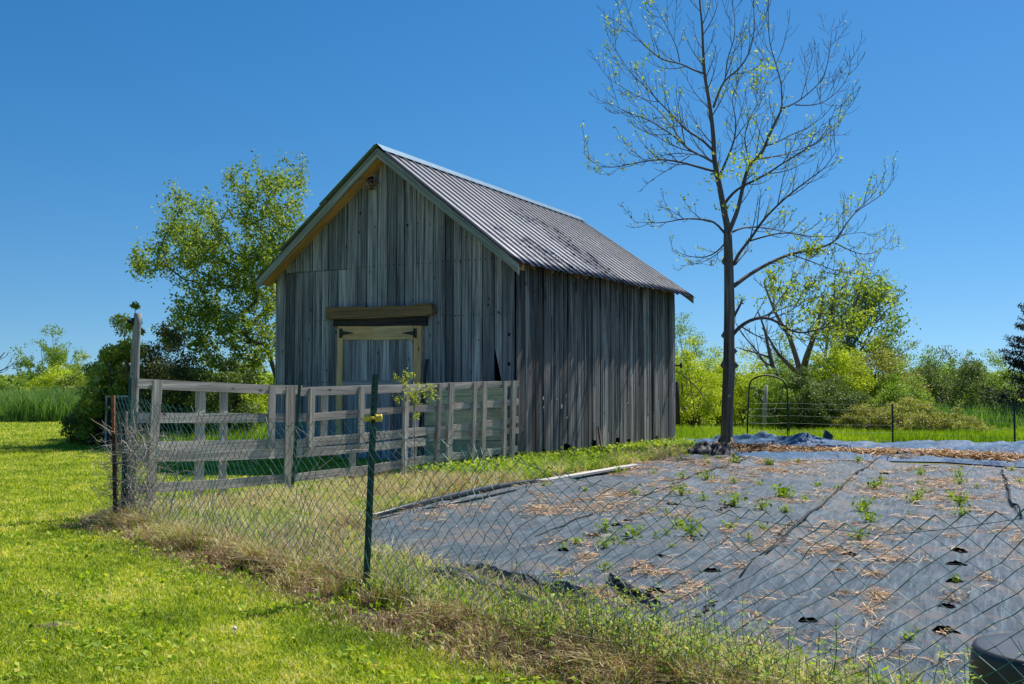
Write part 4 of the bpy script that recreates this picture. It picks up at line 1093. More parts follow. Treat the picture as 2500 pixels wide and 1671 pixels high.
nn = fbm(q[:, 0] * 1.1, q[:, 1] * 1.1, 91); n2 = fbm(q[:, 0] * 5, q[:, 1] * 5, 92)
k = (nn * .6 + n2 * .4) > .585 - (q[:, 1] > 12) * .035 - (q[:, 1] > 16) * .03
q = q[k][:30000]; PX = np.concatenate([PX, q]); PX = PX[in_poly(PX[:, 0], PX[:, 1], POLY)]
k = (fbm(PX[:, 0] * 4.5, PX[:, 1] * 3, 95) > .42) | (RNG.random(len(PX)) < .25); PX = PX[k]; r = PX[:, 1]
o = straws('loose_straw', np.column_stack([PX, tarp_z(PX[:, 0], PX[:, 1]) + RNG.uniform(.004, .028, len(PX))]), RNG.uniform(.04, .17, len(PX)), RNG.uniform(.0025, .006, len(PX)) * (1 + .05 * r), M_straw, RNG.random(len(PX)))
tag(o, 'loose dry straw scattered in patches over the garden fabric', 'straw', kind='stuff')
# straw strip between the two sheets
A = curve([G(*q) for q in ((1730, 1108), (1850, 1112), (1960, 1121), (2119, 1126), (2300, 1128), (2500, 1142), (2700, 1152))], 200)
B = curve([G(*q) for q in ((1740, 1100), (1850, 1103), (1960, 1110), (2119, 1115), (2300, 1119), (2500, 1134), (2700, 1142))], 200)
n = 17000; ii = RNG.integers(0, 200, n); v = RNG.random(n)[:, None]; xy = A[ii] * (1 - v) + B[ii] * v + RNG.normal(0, .08, (n, 2))
o = straws('straw_strip', np.column_stack([xy, .03 + RNG.random(n) * .14 * np.sin(np.clip(v[:, 0], 0, 1) * np.pi) + .03]), RNG.uniform(.08, .28, n), RNG.uniform(.010, .02, n), M_straw, RNG.random(n), .3)
tag(o, 'thick strip of golden brown straw mulch between the two fabrics', 'straw', kind='stuff')

# ------------------------------------------------------------------ plants on the fabric
M_plant = leaf_mat('garden_leaves', [(0.0, (0.091, 0.179, 0.016)), (0.5, (0.237, 0.345, 0.028)), (1.0, (0.475, 0.524, 0.069))], .4)
def make_plant(kind, seed):
    rg = np.random.default_rng(seed); V = []
    n = [26, 60, 14, 40][kind]
    if kind == 3:
        n = 90; a = rg.uniform(0, 6.28, n); r_ = rg.uniform(0, .16, n)
        r_ = r_ * .5; P3 = np.stack([np.cos(a) * r_, np.sin(a) * r_, np.zeros(n)], -1)
        return blades('garden_plant', P3, rg.uniform(.06, .2, n), np.full(n, .009), rg.uniform(.2, 1, n), M_plant, rg.random(n))
    a = rg.uniform(0, 6.28, n); r_ = rg.uniform(.0, [.10, .16, .13][kind], n); h = rg.uniform(.01, [.10, .14, .16][kind], n)
    P3 = np.stack([np.cos(a) * r_, np.sin(a) * r_, h], -1)
    Vl, Fl = rot_leaves(P3, rg.uniform(.04, .08, n) * (1.7 if kind == 2 else 1), .75 if kind == 2 else .5, .8)
    w3 = np.stack([-np.sin(a), np.cos(a), np.zeros(n)], -1) * .002; z3 = P3 * 0
    Vs = np.stack([z3 - w3, z3 + w3, P3 + w3, P3 - w3], 1).reshape(-1, 3)
    return mesh_np('garden_plant', np.concatenate([Vl, Vs]), np.concatenate([Fl, Fl + len(Vl)]), M_plant, None, {'rnd': np.repeat(rg.random(2 * n), 4)})
    return leaves('garden_plant', P3, rg.uniform(.04, .08, n) * (1.7 if kind == 2 else 1), M_plant, rg.random(n), None, .75 if kind == 2 else .5, .8)
protos = [make_plant(k % 4, 100 + k) for k in range(6)]
used = [False] * 6
small = [c4(*q) for q in ((1210, 265), (710, 370), (990, 375), (1225, 425), (1150, 475), (430, 520), (1650, 460), (1520, 540), (1850, 470), (990, 505), (2240, 590), (1400, 610), (1880, 680), (2080, 700), (1090, 715), (980, 695), (1280, 770), (840, 560), (1180, 835), (1880, 850), (660, 925), (1010, 920), (600, 860), (890, 850), (730, 970), (250, 1020), (585, 1000), (1770, 940), (1140, 1000), (1100, 885), (590, 1180), (100, 480), (2100, 265), (1260, 240), (1440, 290), (750, 350), (2330, 480), (1530, 250), (1420, 250), (2180, 290))]
small += [c5(*q) for q in ((640, 320), (510, 480), (870, 350), (890, 385), (860, 420), (1120, 300), (1115, 355), (1225, 375), (1130, 560), (800, 540), (300, 460), (255, 350), (175, 450), (45, 525), (500, 700), (880, 295), (1490, 355), (1440, 265), (1500, 320), (490, 210), (370, 380), (1090, 968), (820, 1330), (690, 370), (940, 395))]
big = [(c4(1650, 295), 'round bright green clump on the fabric in front of the large tree', 1), (c4(1940, 300), 'wide tuft of bright grass growing on the fabric right of the large tree', 3), (c4(1420, 440), 'leafy green clump beside the long dark crease in the fabric', 1), (c4(1220, 560), 'bushy green weed on the fabric just behind the sagging mesh top', 1),
       (c4(2060, 580), 'broad low green clump behind the dip of the mesh top', 1), (c4(1650, 650), 'ragged green weed seen just below the sagging mesh top', 1), (c4(820, 905), 'tall plant with large round yellow-green leaf in middle of the fabric', 2), (c4(360, 960), 'weed with straw around it on the left half of the fabric', 0), (c4(1300, 905), 'pale lime green clump on the fabric left of the long crease', 1), (c4(1620, 850), 'scruffy green and grey weed beside the long crease in the fabric', 0),
       (c5(590, 380), 'green clump topping the left planted row behind the mesh', 1), (c5(520, 520), 'leafy green plant where the mesh top crosses the planted row', 1), (c5(570, 585), 'wide leafy green plant seen through the top of the mesh', 1), (c5(840, 470), 'large bright clump ending the middle planted row', 1), (c5(1120, 490), 'large bright green clump ending the right planted row', 1), (c5(40, 430), 'yellow-green clump left of the straight seam in the fabric', 1)]
def place(k, px, py, sc_, label, group=None):
    q = G(px, py); loc = (q.x, q.y, float(tarp_z(q.x, q.y)))
    o = protos[k]
    if used[k]: o = o.copy(); COL.objects.link(o)
    used[k] = True
    for kk in ('group',):
        if kk in o: del o[kk]
    o.location = loc; o.rotation_euler = (0, 0, random.uniform(0, 6.28)); o.scale = (sc_,) * 3
    tag(o, label, 'plant', group)
for (q, lab, kd) in big: place(kd, q[0], q[1], random.uniform(.8, 1.1) * (.75 + G(*q).y * .022), lab)
ORD = ['first', 'second', 'third', 'fourth', 'fifth', 'sixth', 'seventh', 'eighth', 'ninth', 'tenth']
small.sort(key=lambda q: q[1]); SM = []
for b_i in range(0, len(small), 8): SM += [(q, ORD[k], ORD[b_i // 8]) for k, q in enumerate(sorted(small[b_i:b_i + 8]))]
for i, (q, oa, ob) in enumerate(SM): place([0, 4, 1, 5, 0][i % 5], q[0], q[1], random.uniform(.35, .75) * (.7 + G(*q).y * .03), 'small weed, %s from left in the %s band of weeds counted from the straw strip' % (oa, ob), 'small weeds poking through the fabric')

# ------------------------------------------------------------------ upturned black tub at the lower right
tq = Vector((2.47, 4.83, 0)); mb = MB(); ns = 48
prof = [(.345, 0), (.35, .03), (.338, .05), (.330, .27), (.327, .320), (.318, .345), (.300, .350), (.20, .342), (.06, .346), (.0, .347)]
vs = []; 
for (r_, z_) in prof[:-1]:
    for k in range(ns):
        a = 2 * math.pi * k / ns; rr = r_ * (1 + (.006 if (k % 2 and z_ < .345 and z_ > .04) else 0)); vs.append(tq + Vector((rr * math.cos(a), rr * math.sin(a) * .95, z_ + .02)))
vs.append(tq + Vector((0, 0, prof[-1][1] + .02))); nl = len(prof) - 1
fs = [(i * ns + k, i * ns + (k + 1) % ns, (i + 1) * ns + (k + 1) % ns, (i + 1) * ns + k) for i in range(nl - 1) for k in range(ns)] + [((nl - 1) * ns + k, (nl - 1) * ns + (k + 1) % ns, nl * ns) for k in range(ns)]
mb.add(vs, fs); o = mb.build('rubber_tub', M_rubber, None, True); tag(o, 'upturned round black rubber tub behind the mesh at lower right', 'tub')

# ------------------------------------------------------------------ weeds inside the enclosure and along the fence
def in_enc(x, y): return (d_in(x, y) > 0) & (d_w(x, y) > -.05)
p = np.stack([RNG.uniform(-5, 6.5, 420000), RNG.uniform(4, 27, 420000)], -1)
side_d = (p[:, 0] - C0.x) * -BU.x + (p[:, 1] - C0.y) * -BU.y     # distance from side wall line
k = in_enc(p[:, 0], p[:, 1]) & ~((p[:, 0] > 4.3) & (p[:, 1] > 19)) & ~in_poly(p[:, 0], p[:, 1], POLY) & (side_d > -.5)
p = p[k]; keepn = RNG.random(len(p)) < np.clip(1.5 / (p[:, 1] * .085), .2, 1); p = p[keepn]
cl = fbm(p[:, 0] * 1.2, p[:, 1] * 1.2, 31); cl2 = fbm(p[:, 0] * 5, p[:, 1] * 5, 32)
wall = np.clip(1 - ((p[:, 0] - C0.x) * -BU.x + (p[:, 1] - C0.y) * -BU.y) / 2.2, 0, 1) * (p[:, 1] > 16.5)
rn = np.clip(.74 + .9 * (cl2 - .5) + .9 * (cl - .5) - .55 * wall + .25 * (RNG.random(len(p)) - .5), 0, 1)
o = blades('enclosure_weeds', np.column_stack([p, np.zeros(len(p))]), RNG.uniform(.06, .27, len(p)) * (.45 + 1.1 * cl2), RNG.uniform(.005, .011, len(p)) * (1 + .03 * p[:, 1]), RNG.uniform(.2, 1.4, len(p)), M_weed, rn)
tag(o, 'mixed green and straw coloured weeds between the fences and the garden fabric', 'weeds', kind='stuff')
k = RNG.random(len(p)) < .30 + .5 * wall
pp = p[k]; ww = wall[k]
o = leaves('broad_weeds', np.column_stack([pp, RNG.uniform(.02, .14, len(pp)) * (1 + .8 * ww)]), RNG.uniform(.025, .07, len(pp)) * (1 + .35 * ww), M_bright, np.clip(RNG.random(len(pp)) * .8 + .2 * ww, 0, 1), None, .7, .9)
tag(o, 'bright lime green broad leaved weeds along the barn side wall', 'weeds', kind='stuff')
# dead and green strip along the chain-link fence
n = 62000; s_ = RNG.uniform(.02, 11.6, n); off = RNG.normal(-.04, .20, n) * (1 + .25 * (s_ > 5)); p = F0 + FD * s_[:, None] + FN * off[:, None]
k = fbm(p[:, 0] * 2.5, p[:, 1] * 2.5, 51) > .40; p = p[k]; s_ = s_[k]; off = off[k]
cl = fbm(p[:, 0] * 4, p[:, 1] * 4, 52)
h = RNG.uniform(.04, .22, len(p)) * np.exp(-(off / .35) ** 2) + .03
o = blades('fence_line_weeds', np.column_stack([p, np.zeros(len(p))]), h * (.4 + 1.2 * cl), RNG.uniform(.004, .008, len(p)) * (1 + .04 * p[:, 1]), RNG.uniform(.2, 1.6, len(p)), M_dead, np.clip(.1 + .9 * RNG.random(len(p)) + .8 * (cl - .5), 0, 1))
tag(o, 'brown dead weeds matted along the foot of the chain-link fence', 'weeds', kind='stuff')
n = 14000; s_ = RNG.uniform(0, 11.6, n); off = RNG.normal(.26, .26, n); p = F0 + FD * s_[:, None] + FN * off[:, None]
k = (fbm(p[:, 0] * 1.6, p[:, 1] * 1.6, 53) > .47) & (d_in(p[:, 0], p[:, 1]) > -.25); p = p[k]
o = blades('fence_line_grass', np.column_stack([p, np.zeros(len(p))]), RNG.uniform(.06, .24, len(p)), RNG.uniform(.004, .008, len(p)), RNG.uniform(.15, .8, len(p)), M_bright, RNG.random(len(p)) * .8)
tag(o, 'fresh green grass tufts growing up through the chain-link fence', 'grass', kind='stuff')
# tall cleaver stems with whorls of leaves near the camera
mb = MB(); LP = []; LS = []
for k in range(330):
    s_ = random.choice([random.uniform(5.5, 10.9), random.gauss(8.3, .8), random.uniform(7.2, 10.9)]); off_ = random.gauss(.10, .16)
    q = F0 + FD * s_ + FN * off_; x, y = q
    hh = random.uniform(.15, .52) * (1.0 if s_ > 7 else .7); dr = Vector((random.gauss(0, .22), random.gauss(0, .22), 1)).normalized()
    pts_ = [Vector((x, y, 0))]; ns_ = 6
    for i in range(ns_):
        dr = (dr + Vector((random.gauss(0, .10), random.gauss(0, .10), 0))).normalized(); pts_.append(pts_[-1] + dr * hh / ns_)
    mb.tube(pts_, [.0032 - .0003 * i for i in range(ns_ + 1)], 3, .3, cap=False)
    L_ = 0
    while L_ < hh:
        f = L_ / hh * ns_; i = min(int(f), ns_ - 1); c_ = pts_[i].lerp(pts_[i + 1], f - i); m_ = random.randint(5, 7); sz = .042 * (1 - .4 * L_ / hh)
        for j in range(m_): LP.append((c_, 2 * math.pi * j / m_ + random.random(), sz * random.uniform(.7, 1.2)))
        L_ += random.uniform(.045, .08)
stem_o = thing('cleaver_weeds', 'tall thin green weed stems with whorled leaves along the near fence', 'weeds', (0, 5, 0)); stem_o['kind'] = 'stuff'
mb.build('stems', leaf_mat('weed_stems', [(0, (.12, .16, .04)), (1, (.2, .26, .06))], .2), stem_o)
n = len(LP); c_ = np.array([tuple(q[0]) for q in LP]); a = np.array([q[1] for q in LP]); sz = np.array([q[2] for q in LP])
dv = np.stack([np.cos(a), np.sin(a), RNG.normal(.25, .25, n)], -1) * sz[:, None]; sv = np.stack([-np.sin(a), np.cos(a), np.zeros(n)], -1) * sz[:, None] * .2
V = np.stack([c_, c_ + dv * .55 + sv, c_ + dv, c_ + dv * .55 - sv], 1).reshape(-1, 3)
mesh_np('leaves', V, np.arange(n * 4).reshape(-1, 4), M_bright, stem_o, {'rnd': np.repeat(RNG.random(n), 4)})

# ------------------------------------------------------------------ trees: branch growing
def bez(p0, d0, p1, d1, n):
    L = (p1 - p0).length; a = p0 + d0 * L * .4; b = p1 - d1 * L * .35
    return [p0 * (1 - u) ** 3 + a * 3 * u * (1 - u) ** 2 + b * 3 * u * u * (1 - u) + p1 * u ** 3 for u in [i / n for i in range(n + 1)]]
M_bark = wood_mat('rough_bark', [(0.164, 0.135, 0.111), (0.201, 0.164, 0.135), (0.182, 0.150, 0.125), (0.231, 0.193, 0.154)], knots=False, grain=.8, contrast=1.0, bstr=1.0)
M_bark2 = wood_mat('thin_bark', [(0.121, 0.103, 0.096), (0.157, 0.133, 0.121), (0.139, 0.116, 0.109), (0.194, 0.157, 0.146)], knots=False, contrast=.5)
def sub_branches(mb, pl, rad, level, tips, length, upb=.55, spread=.8, rmin=.0062, step=.34, start=.2, side_bias=None, maxlevel=2):
    """short side branches off a limb, each curling upwards"""
    pts_ = [Vector(p) for p in pl]; seg = [(pts_[i + 1] - pts_[i]).length for i in range(len(pts_) - 1)]; tot = sum(seg)
    L_ = tot * start
    while L_ < tot:
        acc = 0
        for i, s_ in enumerate(seg):
            if acc + s_ >= L_: break
            acc += s_
        f = (L_ - acc) / max(s_, 1e-6); q = pts_[i].lerp(pts_[i + 1], f); rr = rad[i] * (1 - f) + rad[i + 1] * f
        dr = (pts_[i + 1] - pts_[i]).normalized(); sd_ = dr.cross(Vector((random.gauss(0, 1), random.gauss(0, 1), random.gauss(0, .6)))).normalized()
        d0 = (dr * .75 + sd_ * spread * .8).normalized(); d1 = (d0 * .45 + dr * .25 + Vector((0, 0, upb * 1.25)) + Vector((random.gauss(0, .1), random.gauss(0, .1), 0))).normalized()
        ln_ = length * random.uniform(.45, 1.15) * (1 - .35 * L_ / tot)
        e_ = q + (d0 * .6 + d1 * .5) * ln_
        cp_ = bez(q, d0, e_, d1, 5); r0 = max(rmin, min(rr * .6, rmin + ln_ * .008)); rd = [max(rmin * .75, r0 * (1 - .75 * k / 5)) for k in range(6)]
        mb.tube(cp_, rd, 4 if level else 5, .5, cap=False)
        tips.append((cp_[-1], d1, level))
        if random.random() < .35: tips.append((cp_[3], d1, level))
        if level < maxlevel: sub_branches(mb, cp_, rd, level + 1, tips, ln_ * .5, upb, spread, rmin, step * .75, .25, None, maxlevel)
        L_ += step * random.uniform(.6, 1.4)

# the large tree --------------------------------------------------
def k4(x, y): return (1400 + x / 2.24, y / 2.24)
TYD = 24.5
tree = thing('ash_tree', 'tall sparse tree with bare branches and few yellow-green leaves by the garden', 'tree', P(1773, 1100, TYD))
tw_ = MB(); trunk_pts = [(1773, 1104), (1773.5, 1085), (1775, 1030), (1777, 970), (1780, 900), (1780, 860), (1780, 815), (1781, 760), (1780, 700), (1779, 640), (1777, 590), (1777, 560)]
trr = [.19, .15, .142, .14, .146, .134, .127, .13, .118, .112, .104, .096]
tw_.tube([P(a, b, TYD) for a, b in trunk_pts], trr, 16, .4)
for (a, b, r_, dx) in ((1795, 893, .07, .1), (1766, 820, .05, -.1), (1793, 858, .06, .09), (1764, 892, .05, -.09), (1767, 640, .05, -.07)):
    q = P(a, b, TYD - .03); tw_.tube([q - Vector((dx, 0, .12)), q + Vector((dx * .15, -.02, 0)), q + Vector((-dx * .6, 0, .14))], [.03, r_, .03], 8, .4)
for k in range(5):  # root flare
    a = k * 1.26 + .3; q = P(1773, 1100, TYD); tw_.tube([q + Vector((math.cos(a) * .12, math.sin(a) * .12, .3)), q + Vector((math.cos(a) * .24, math.sin(a) * .24, .03)), q + Vector((math.cos(a) * .4, math.sin(a) * .4, -.06))], [.05, .06, .02], 7, .4)
tw_.build('trunk', M_bark, tree, True)
mb = MB(); mb.tube([P(1780, 967, TYD - .17), P(1780, 967, TYD - .2)], .035, 12, .5); mb.build('cut_stub', M_plank, tree, True)
# (points in the tree view, start radius, end radius, depth at start, depth at end, twig length, leafiness)
LIM = [
    ([(845, 1262), (820, 1130), (795, 1000), (770, 880), (768, 780), (755, 640), (740, 540), (718, 420), (710, 300), (705, 150), (690, 0), (680, -130)], .115, .02, 0, -.6, 1.0, .25),
    ([(848, 1275), (900, 1150), (935, 980), (960, 900), (1030, 850), (1070, 740), (1110, 660), (1140, 595)], .08, .035, 0, 1.0, .9, .45),
    ([(1140, 595), (1210, 570), (1290, 510), (1370, 430), (1400, 300), (1415, 150)], .03, .006, 1, 2.2, 1.1, .03),
    ([(1140, 595), (1140, 470), (1110, 360), (1070, 230), (1065, 60), (1070, -60)], .028, .007, 1, .4, .9, .12),
    ([(765, 590), (800, 490), (830, 430), (900, 390), (960, 300), (990, 180), (985, 0), (980, -60)], .04, .008, -.4, -1.6, .9, .3),
    ([(830, 430), (845, 300), (880, 230), (885, 100), (860, -40)], .022, .007, -.8, 0, .8, .12),
    ([(718, 405), (640, 380), (580, 340), (500, 340), (430, 290), (350, 210), (290, 160), (230, 115)], .035, .006, -.4, -1.6, .8, .45),
    ([(580, 340), (580, 300), (540, 200), (490, 110), (430, 0)], .018, .006, -1, -.2, .7, .45),
    ([(768, 830), (700, 760), (620, 720), (560, 650), (470, 560), (400, 480), (330, 420), (250, 310), (215, 240)], .045, .006, -.2, 1.4, .9, .5),
    ([(768, 890), (700, 850), (640, 830), (560, 750), (480, 700), (400, 650), (300, 620), (210, 570)], .045, .006, -.2, -1.8, .9, .35),
    ([(640, 830), (590, 770), (500, 640), (420, 560), (300, 500), (190, 430)], .025, .006, -.6, .6, .8, .45),
    ([(778, 940), (700, 920), (600, 890), (480, 870), (350, 890), (210, 920), (120, 910), (50, 830)], .045, .006, 0, .5, .7, .75),
    ([(700, 850), (560, 835), (450, 860), (370, 880)], .02, .006, -.4, -1.6, .7, .6),
    ([(640, 850), (520, 930), (430, 980), (370, 1040)], .018, .006, -.5, -1.2, .3, .0),
    ([(800, 960), (850, 850), (885, 760), (890, 640), (860, 550), (910, 420)], .045, .007, 0, 1.2, .8, .2),
    ([(885, 760), (940, 680), (1010, 600), (1050, 480), (1075, 380)], .02, .006, .5, 1.8, .7, .2),
    ([(960, 900), (950, 830), (930, 760), (960, 650), (1010, 560), (1060, 450)], .025, .006, .3, -1.2, .7, .25),
    ([(830, 1110), (850, 1080), (900, 1030), (1050, 960), (1120, 910), (1250, 830), (1350, 770), (1400, 680), (1440, 570)], .05, .006, 0, -1.8, .9, .35),
    ([(1010, 870), (1100, 860), (1200, 830), (1300, 800), (1400, 740), (1460, 720)], .03, .006, .4, 2.2, .7, .3),
    ([(1050, 800), (1120, 780), (1200, 730), (1300, 700), (1370, 610)], .025, .006, .6, -.6, .8, .1),
    ([(1210, 575), (1330, 580), (1420, 530), (1490, 450), (1520, 370), (1510, 300)], .022, .006, 1.3, 1.8, .8, .03),
    ([(878, 1565), (950, 1510), (1050, 1450), (1180, 1390), (1300, 1370), (1430, 1330), (1480, 1240), (1540, 1160), (1620, 1110), (1700, 1060), (1760, 970)], .075, .006, 0, 2.6, .9, .4),
    ([(1430, 1330), (1530, 1380), (1600, 1400), (1680, 1370), (1740, 1310), (1770, 1290)], .025, .006, 1.3, 3, .7, .4),
    ([(1180, 1390), (1300, 1430), (1420, 1480), (1560, 1500), (1690, 1490)], .025, .006, .8, 2.4, .6, .5),
    ([(1540, 1160), (1640, 1070), (1690, 980), (1710, 930)], .018, .006, 1.8, 1.6, .5, .5),
    ([(875, 1450), (900, 1390), (960, 1320), (1040, 1200), (1130, 1110), (1200, 1050), (1290, 980), (1380, 920), (1420, 850), (1455, 800)], .06, .006, 0, -2.2, .9, .35),
    ([(960, 1320), (1060, 1290), (1160, 1270), (1260, 1290), (1380, 1300), (1500, 1280), (1600, 1270)], .03, .006, -.4, -1.8, .6, .45),
    ([(870, 1270), (890, 1250), (1000, 1240), (1120, 1260), (1300, 1300)], .035, .006, 0, 1.8, .6, .5),
    ([(840, 1290), (800, 1250), (780, 1210), (700, 1200), (600, 1195), (500, 1220), (430, 1220), (330, 1215)], .045, .006, 0, -.8, .6, .6),
    ([(600, 1195), (540, 1150), (470, 1130)], .012, .005, -.4, -.6, .4, .7),
    ([(830, 1330), (800, 1370), (740, 1410), (660, 1410), (580, 1390), (530, 1355)], .03, .006, 0, .9, .5, .6),
    ([(790, 1380), (780, 1470), (700, 1440)], .012, .005, .1, .6, .4, .6),
]
def s5(x, y): return ((1600 + x / 2.607 - 1400) * 2.24, (600 + y / 2.607) * 2.24)
LIM += [
    ([s5(485, 575), s5(550, 500), s5(640, 460), s5(720, 455), s5(800, 500), s5(870, 550), s5(950, 560), s5(1080, 520), s5(1200, 500), s5(1320, 470)], .07, .008, 0, -.8, 1.0, 1.0),
    ([s5(640, 460), s5(740, 440), s5(800, 400), s5(900, 370), s5(1050, 330), s5(1180, 300)], .03, .006, -.1, 1.6, 1.0, 1.0),
    ([s5(950, 560), s5(1030, 600), s5(1150, 610), s5(1290, 640)], .02, .006, -.3, .6, .9, 1.0),
    ([s5(720, 455), s5(800, 330), s5(880, 230), s5(940, 120)], .025, .006, -.1, -1.3, .9, .9),
    ([s5(555, 520), s5(620, 560), s5(680, 600), s5(800, 600)], .03, .006, 0, -1.0, .7, .5),
    ([s5(1080, 520), s5(1200, 400), s5(1300, 360), s5(1420, 290)], .016, .006, -.5, -.3, .7, 1.0),
    ([s5(870, 550), s5(960, 640), s5(1050, 700), s5(1130, 760)], .016, .006, -.3, .3, .7, 1.0),
    ([s5(900, 370), s5(960, 250), s5(1060, 180), s5(1180, 150)], .018, .006, .4, 1.4, .8, .8),
    ([s5(500, 450), s5(540, 380), s5(552, 350)], .05, .03, 0, 0, .3, .5),
    ([s5(430, 20), s5(380, 70), s5(300, 110), s5(160, 130)], .018, .006, 0, -.6, .4, .1),
    ([s5(510, 120), s5(560, 60), s5(600, 20)], .03, .012, 0, .5, .5, .5),
]
mb = MB(); LPos = []; LSz = []; LR = []
for (pl, r0, r1, y0, y1, tl, leaf) in LIM:
    # smooth the traced points
    A = np.array([k4(*q) for q in pl], float); n = len(A); dd = np.r_[0, np.cumsum(np.linalg.norm(np.diff(A, axis=0), axis=1))]
    uu = np.linspace(0, dd[-1], max(6, int(dd[-1] / 14))); X = np.interp(uu, dd, A[:, 0]); Y = np.interp(uu, dd, A[:, 1])
    for _ in range(2): X[1:-1] = (X[:-2] + 2 * X[1:-1] + X[2:]) / 4; Y[1:-1] = (Y[:-2] + 2 * Y[1:-1] + Y[2:]) / 4
    f = uu / dd[-1]; pts_ = [P(x, y, TYD + y0 + (y1 - y0) * ff) for x, y, ff in zip(X, Y, f)]; rad = list((r0 + (r1 - r0) * f ** .8) * .72)
    mb.tube(pts_, rad, 8 if r0 > .03 else 6, .5, cap=True)
    tips = []
    sub_branches(mb, pts_, rad, 0, tips, tl * 1.32, step=.24 if leaf < .9 else .24, maxlevel=1, rmin=.0062)
    for (q, d_, lv) in tips:
        if random.random() < leaf * (.80 if leaf < .9 else 1.0):
            m_ = random.randint(7, 12) if leaf >= .9 else random.randint(4, 7)
            for _ in range(m_): LPos.append(q + Vector((random.gauss(0, .05), random.gauss(0, .05), random.gauss(0, .045)))); LSz.append(random.uniform(.05, .11) * (1.15 if leaf >= .9 else .85)); LR.append(random.random())
# the denser leaf knot around the upper fork
for k in range(340):
    cx, cy = random.choice([(860, 890), (960, 900), (770, 975), (900, 850), (1000, 880), (850, 940), (1070, 765), (830, 1130), (1040, 310), (1000, 450), (810, 505), (1055, 380)])
    q = P(*k4(cx + random.gauss(0, 32), cy + random.gauss(0, 20)), TYD - .5 + random.gauss(0, .35)); LPos.append(q); LSz.append(random.uniform(.06, .12)); LR.append(random.uniform(.3, 1))
mb.build('branches', M_bark2, tree, True)
M_ashleaf = leaf_mat('young_ash_leaves', [(0.0, (0.17, 0.25, 0.02)), (0.5, (0.28, 0.36, 0.03)), (1.0, (0.46, 0.50, 0.10))], .5)
leaves('leaves', np.array([tuple(q) for q in LPos]), np.array(LSz), M_ashleaf, np.array(LR), tree, .55, .3)

# generic bush / leafy tree ---------------------------------------
M_lime = leaf_mat('lime_foliage', [(0.0, (0.200, 0.276, 0.019)), (0.5, (0.398, 0.483, 0.028)), (1.0, (0.678, 0.690, 0.078))], .42)
M_mid = leaf_mat('mid_green_foliage', [(0.0, (0.090, 0.172, 0.022)), (0.5, (0.200, 0.310, 0.044)), (1.0, (0.398, 0.466, 0.109))], .38)
M_olive = leaf_mat('olive_foliage', [(0.0, (0.159, 0.172, 0.039)), (0.5, (0.319, 0.328, 0.078)), (1.0, (0.538, 0.500, 0.156))], .35)
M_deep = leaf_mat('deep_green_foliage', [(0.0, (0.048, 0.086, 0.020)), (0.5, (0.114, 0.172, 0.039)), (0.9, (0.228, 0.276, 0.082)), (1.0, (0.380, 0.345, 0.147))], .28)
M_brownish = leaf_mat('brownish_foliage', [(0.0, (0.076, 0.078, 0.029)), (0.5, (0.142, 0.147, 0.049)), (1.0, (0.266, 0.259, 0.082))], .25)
M_blossom = leaf_mat('leaves_with_pale_blossom', [(0.0, (0.139, 0.207, 0.025)), (0.5, (0.280, 0.345, 0.047)), (0.86, (0.439, 0.466, 0.109)), (0.9, (0.850, 0.850, 0.591)), (1.0, (0.850, 0.850, 0.778))], .35)
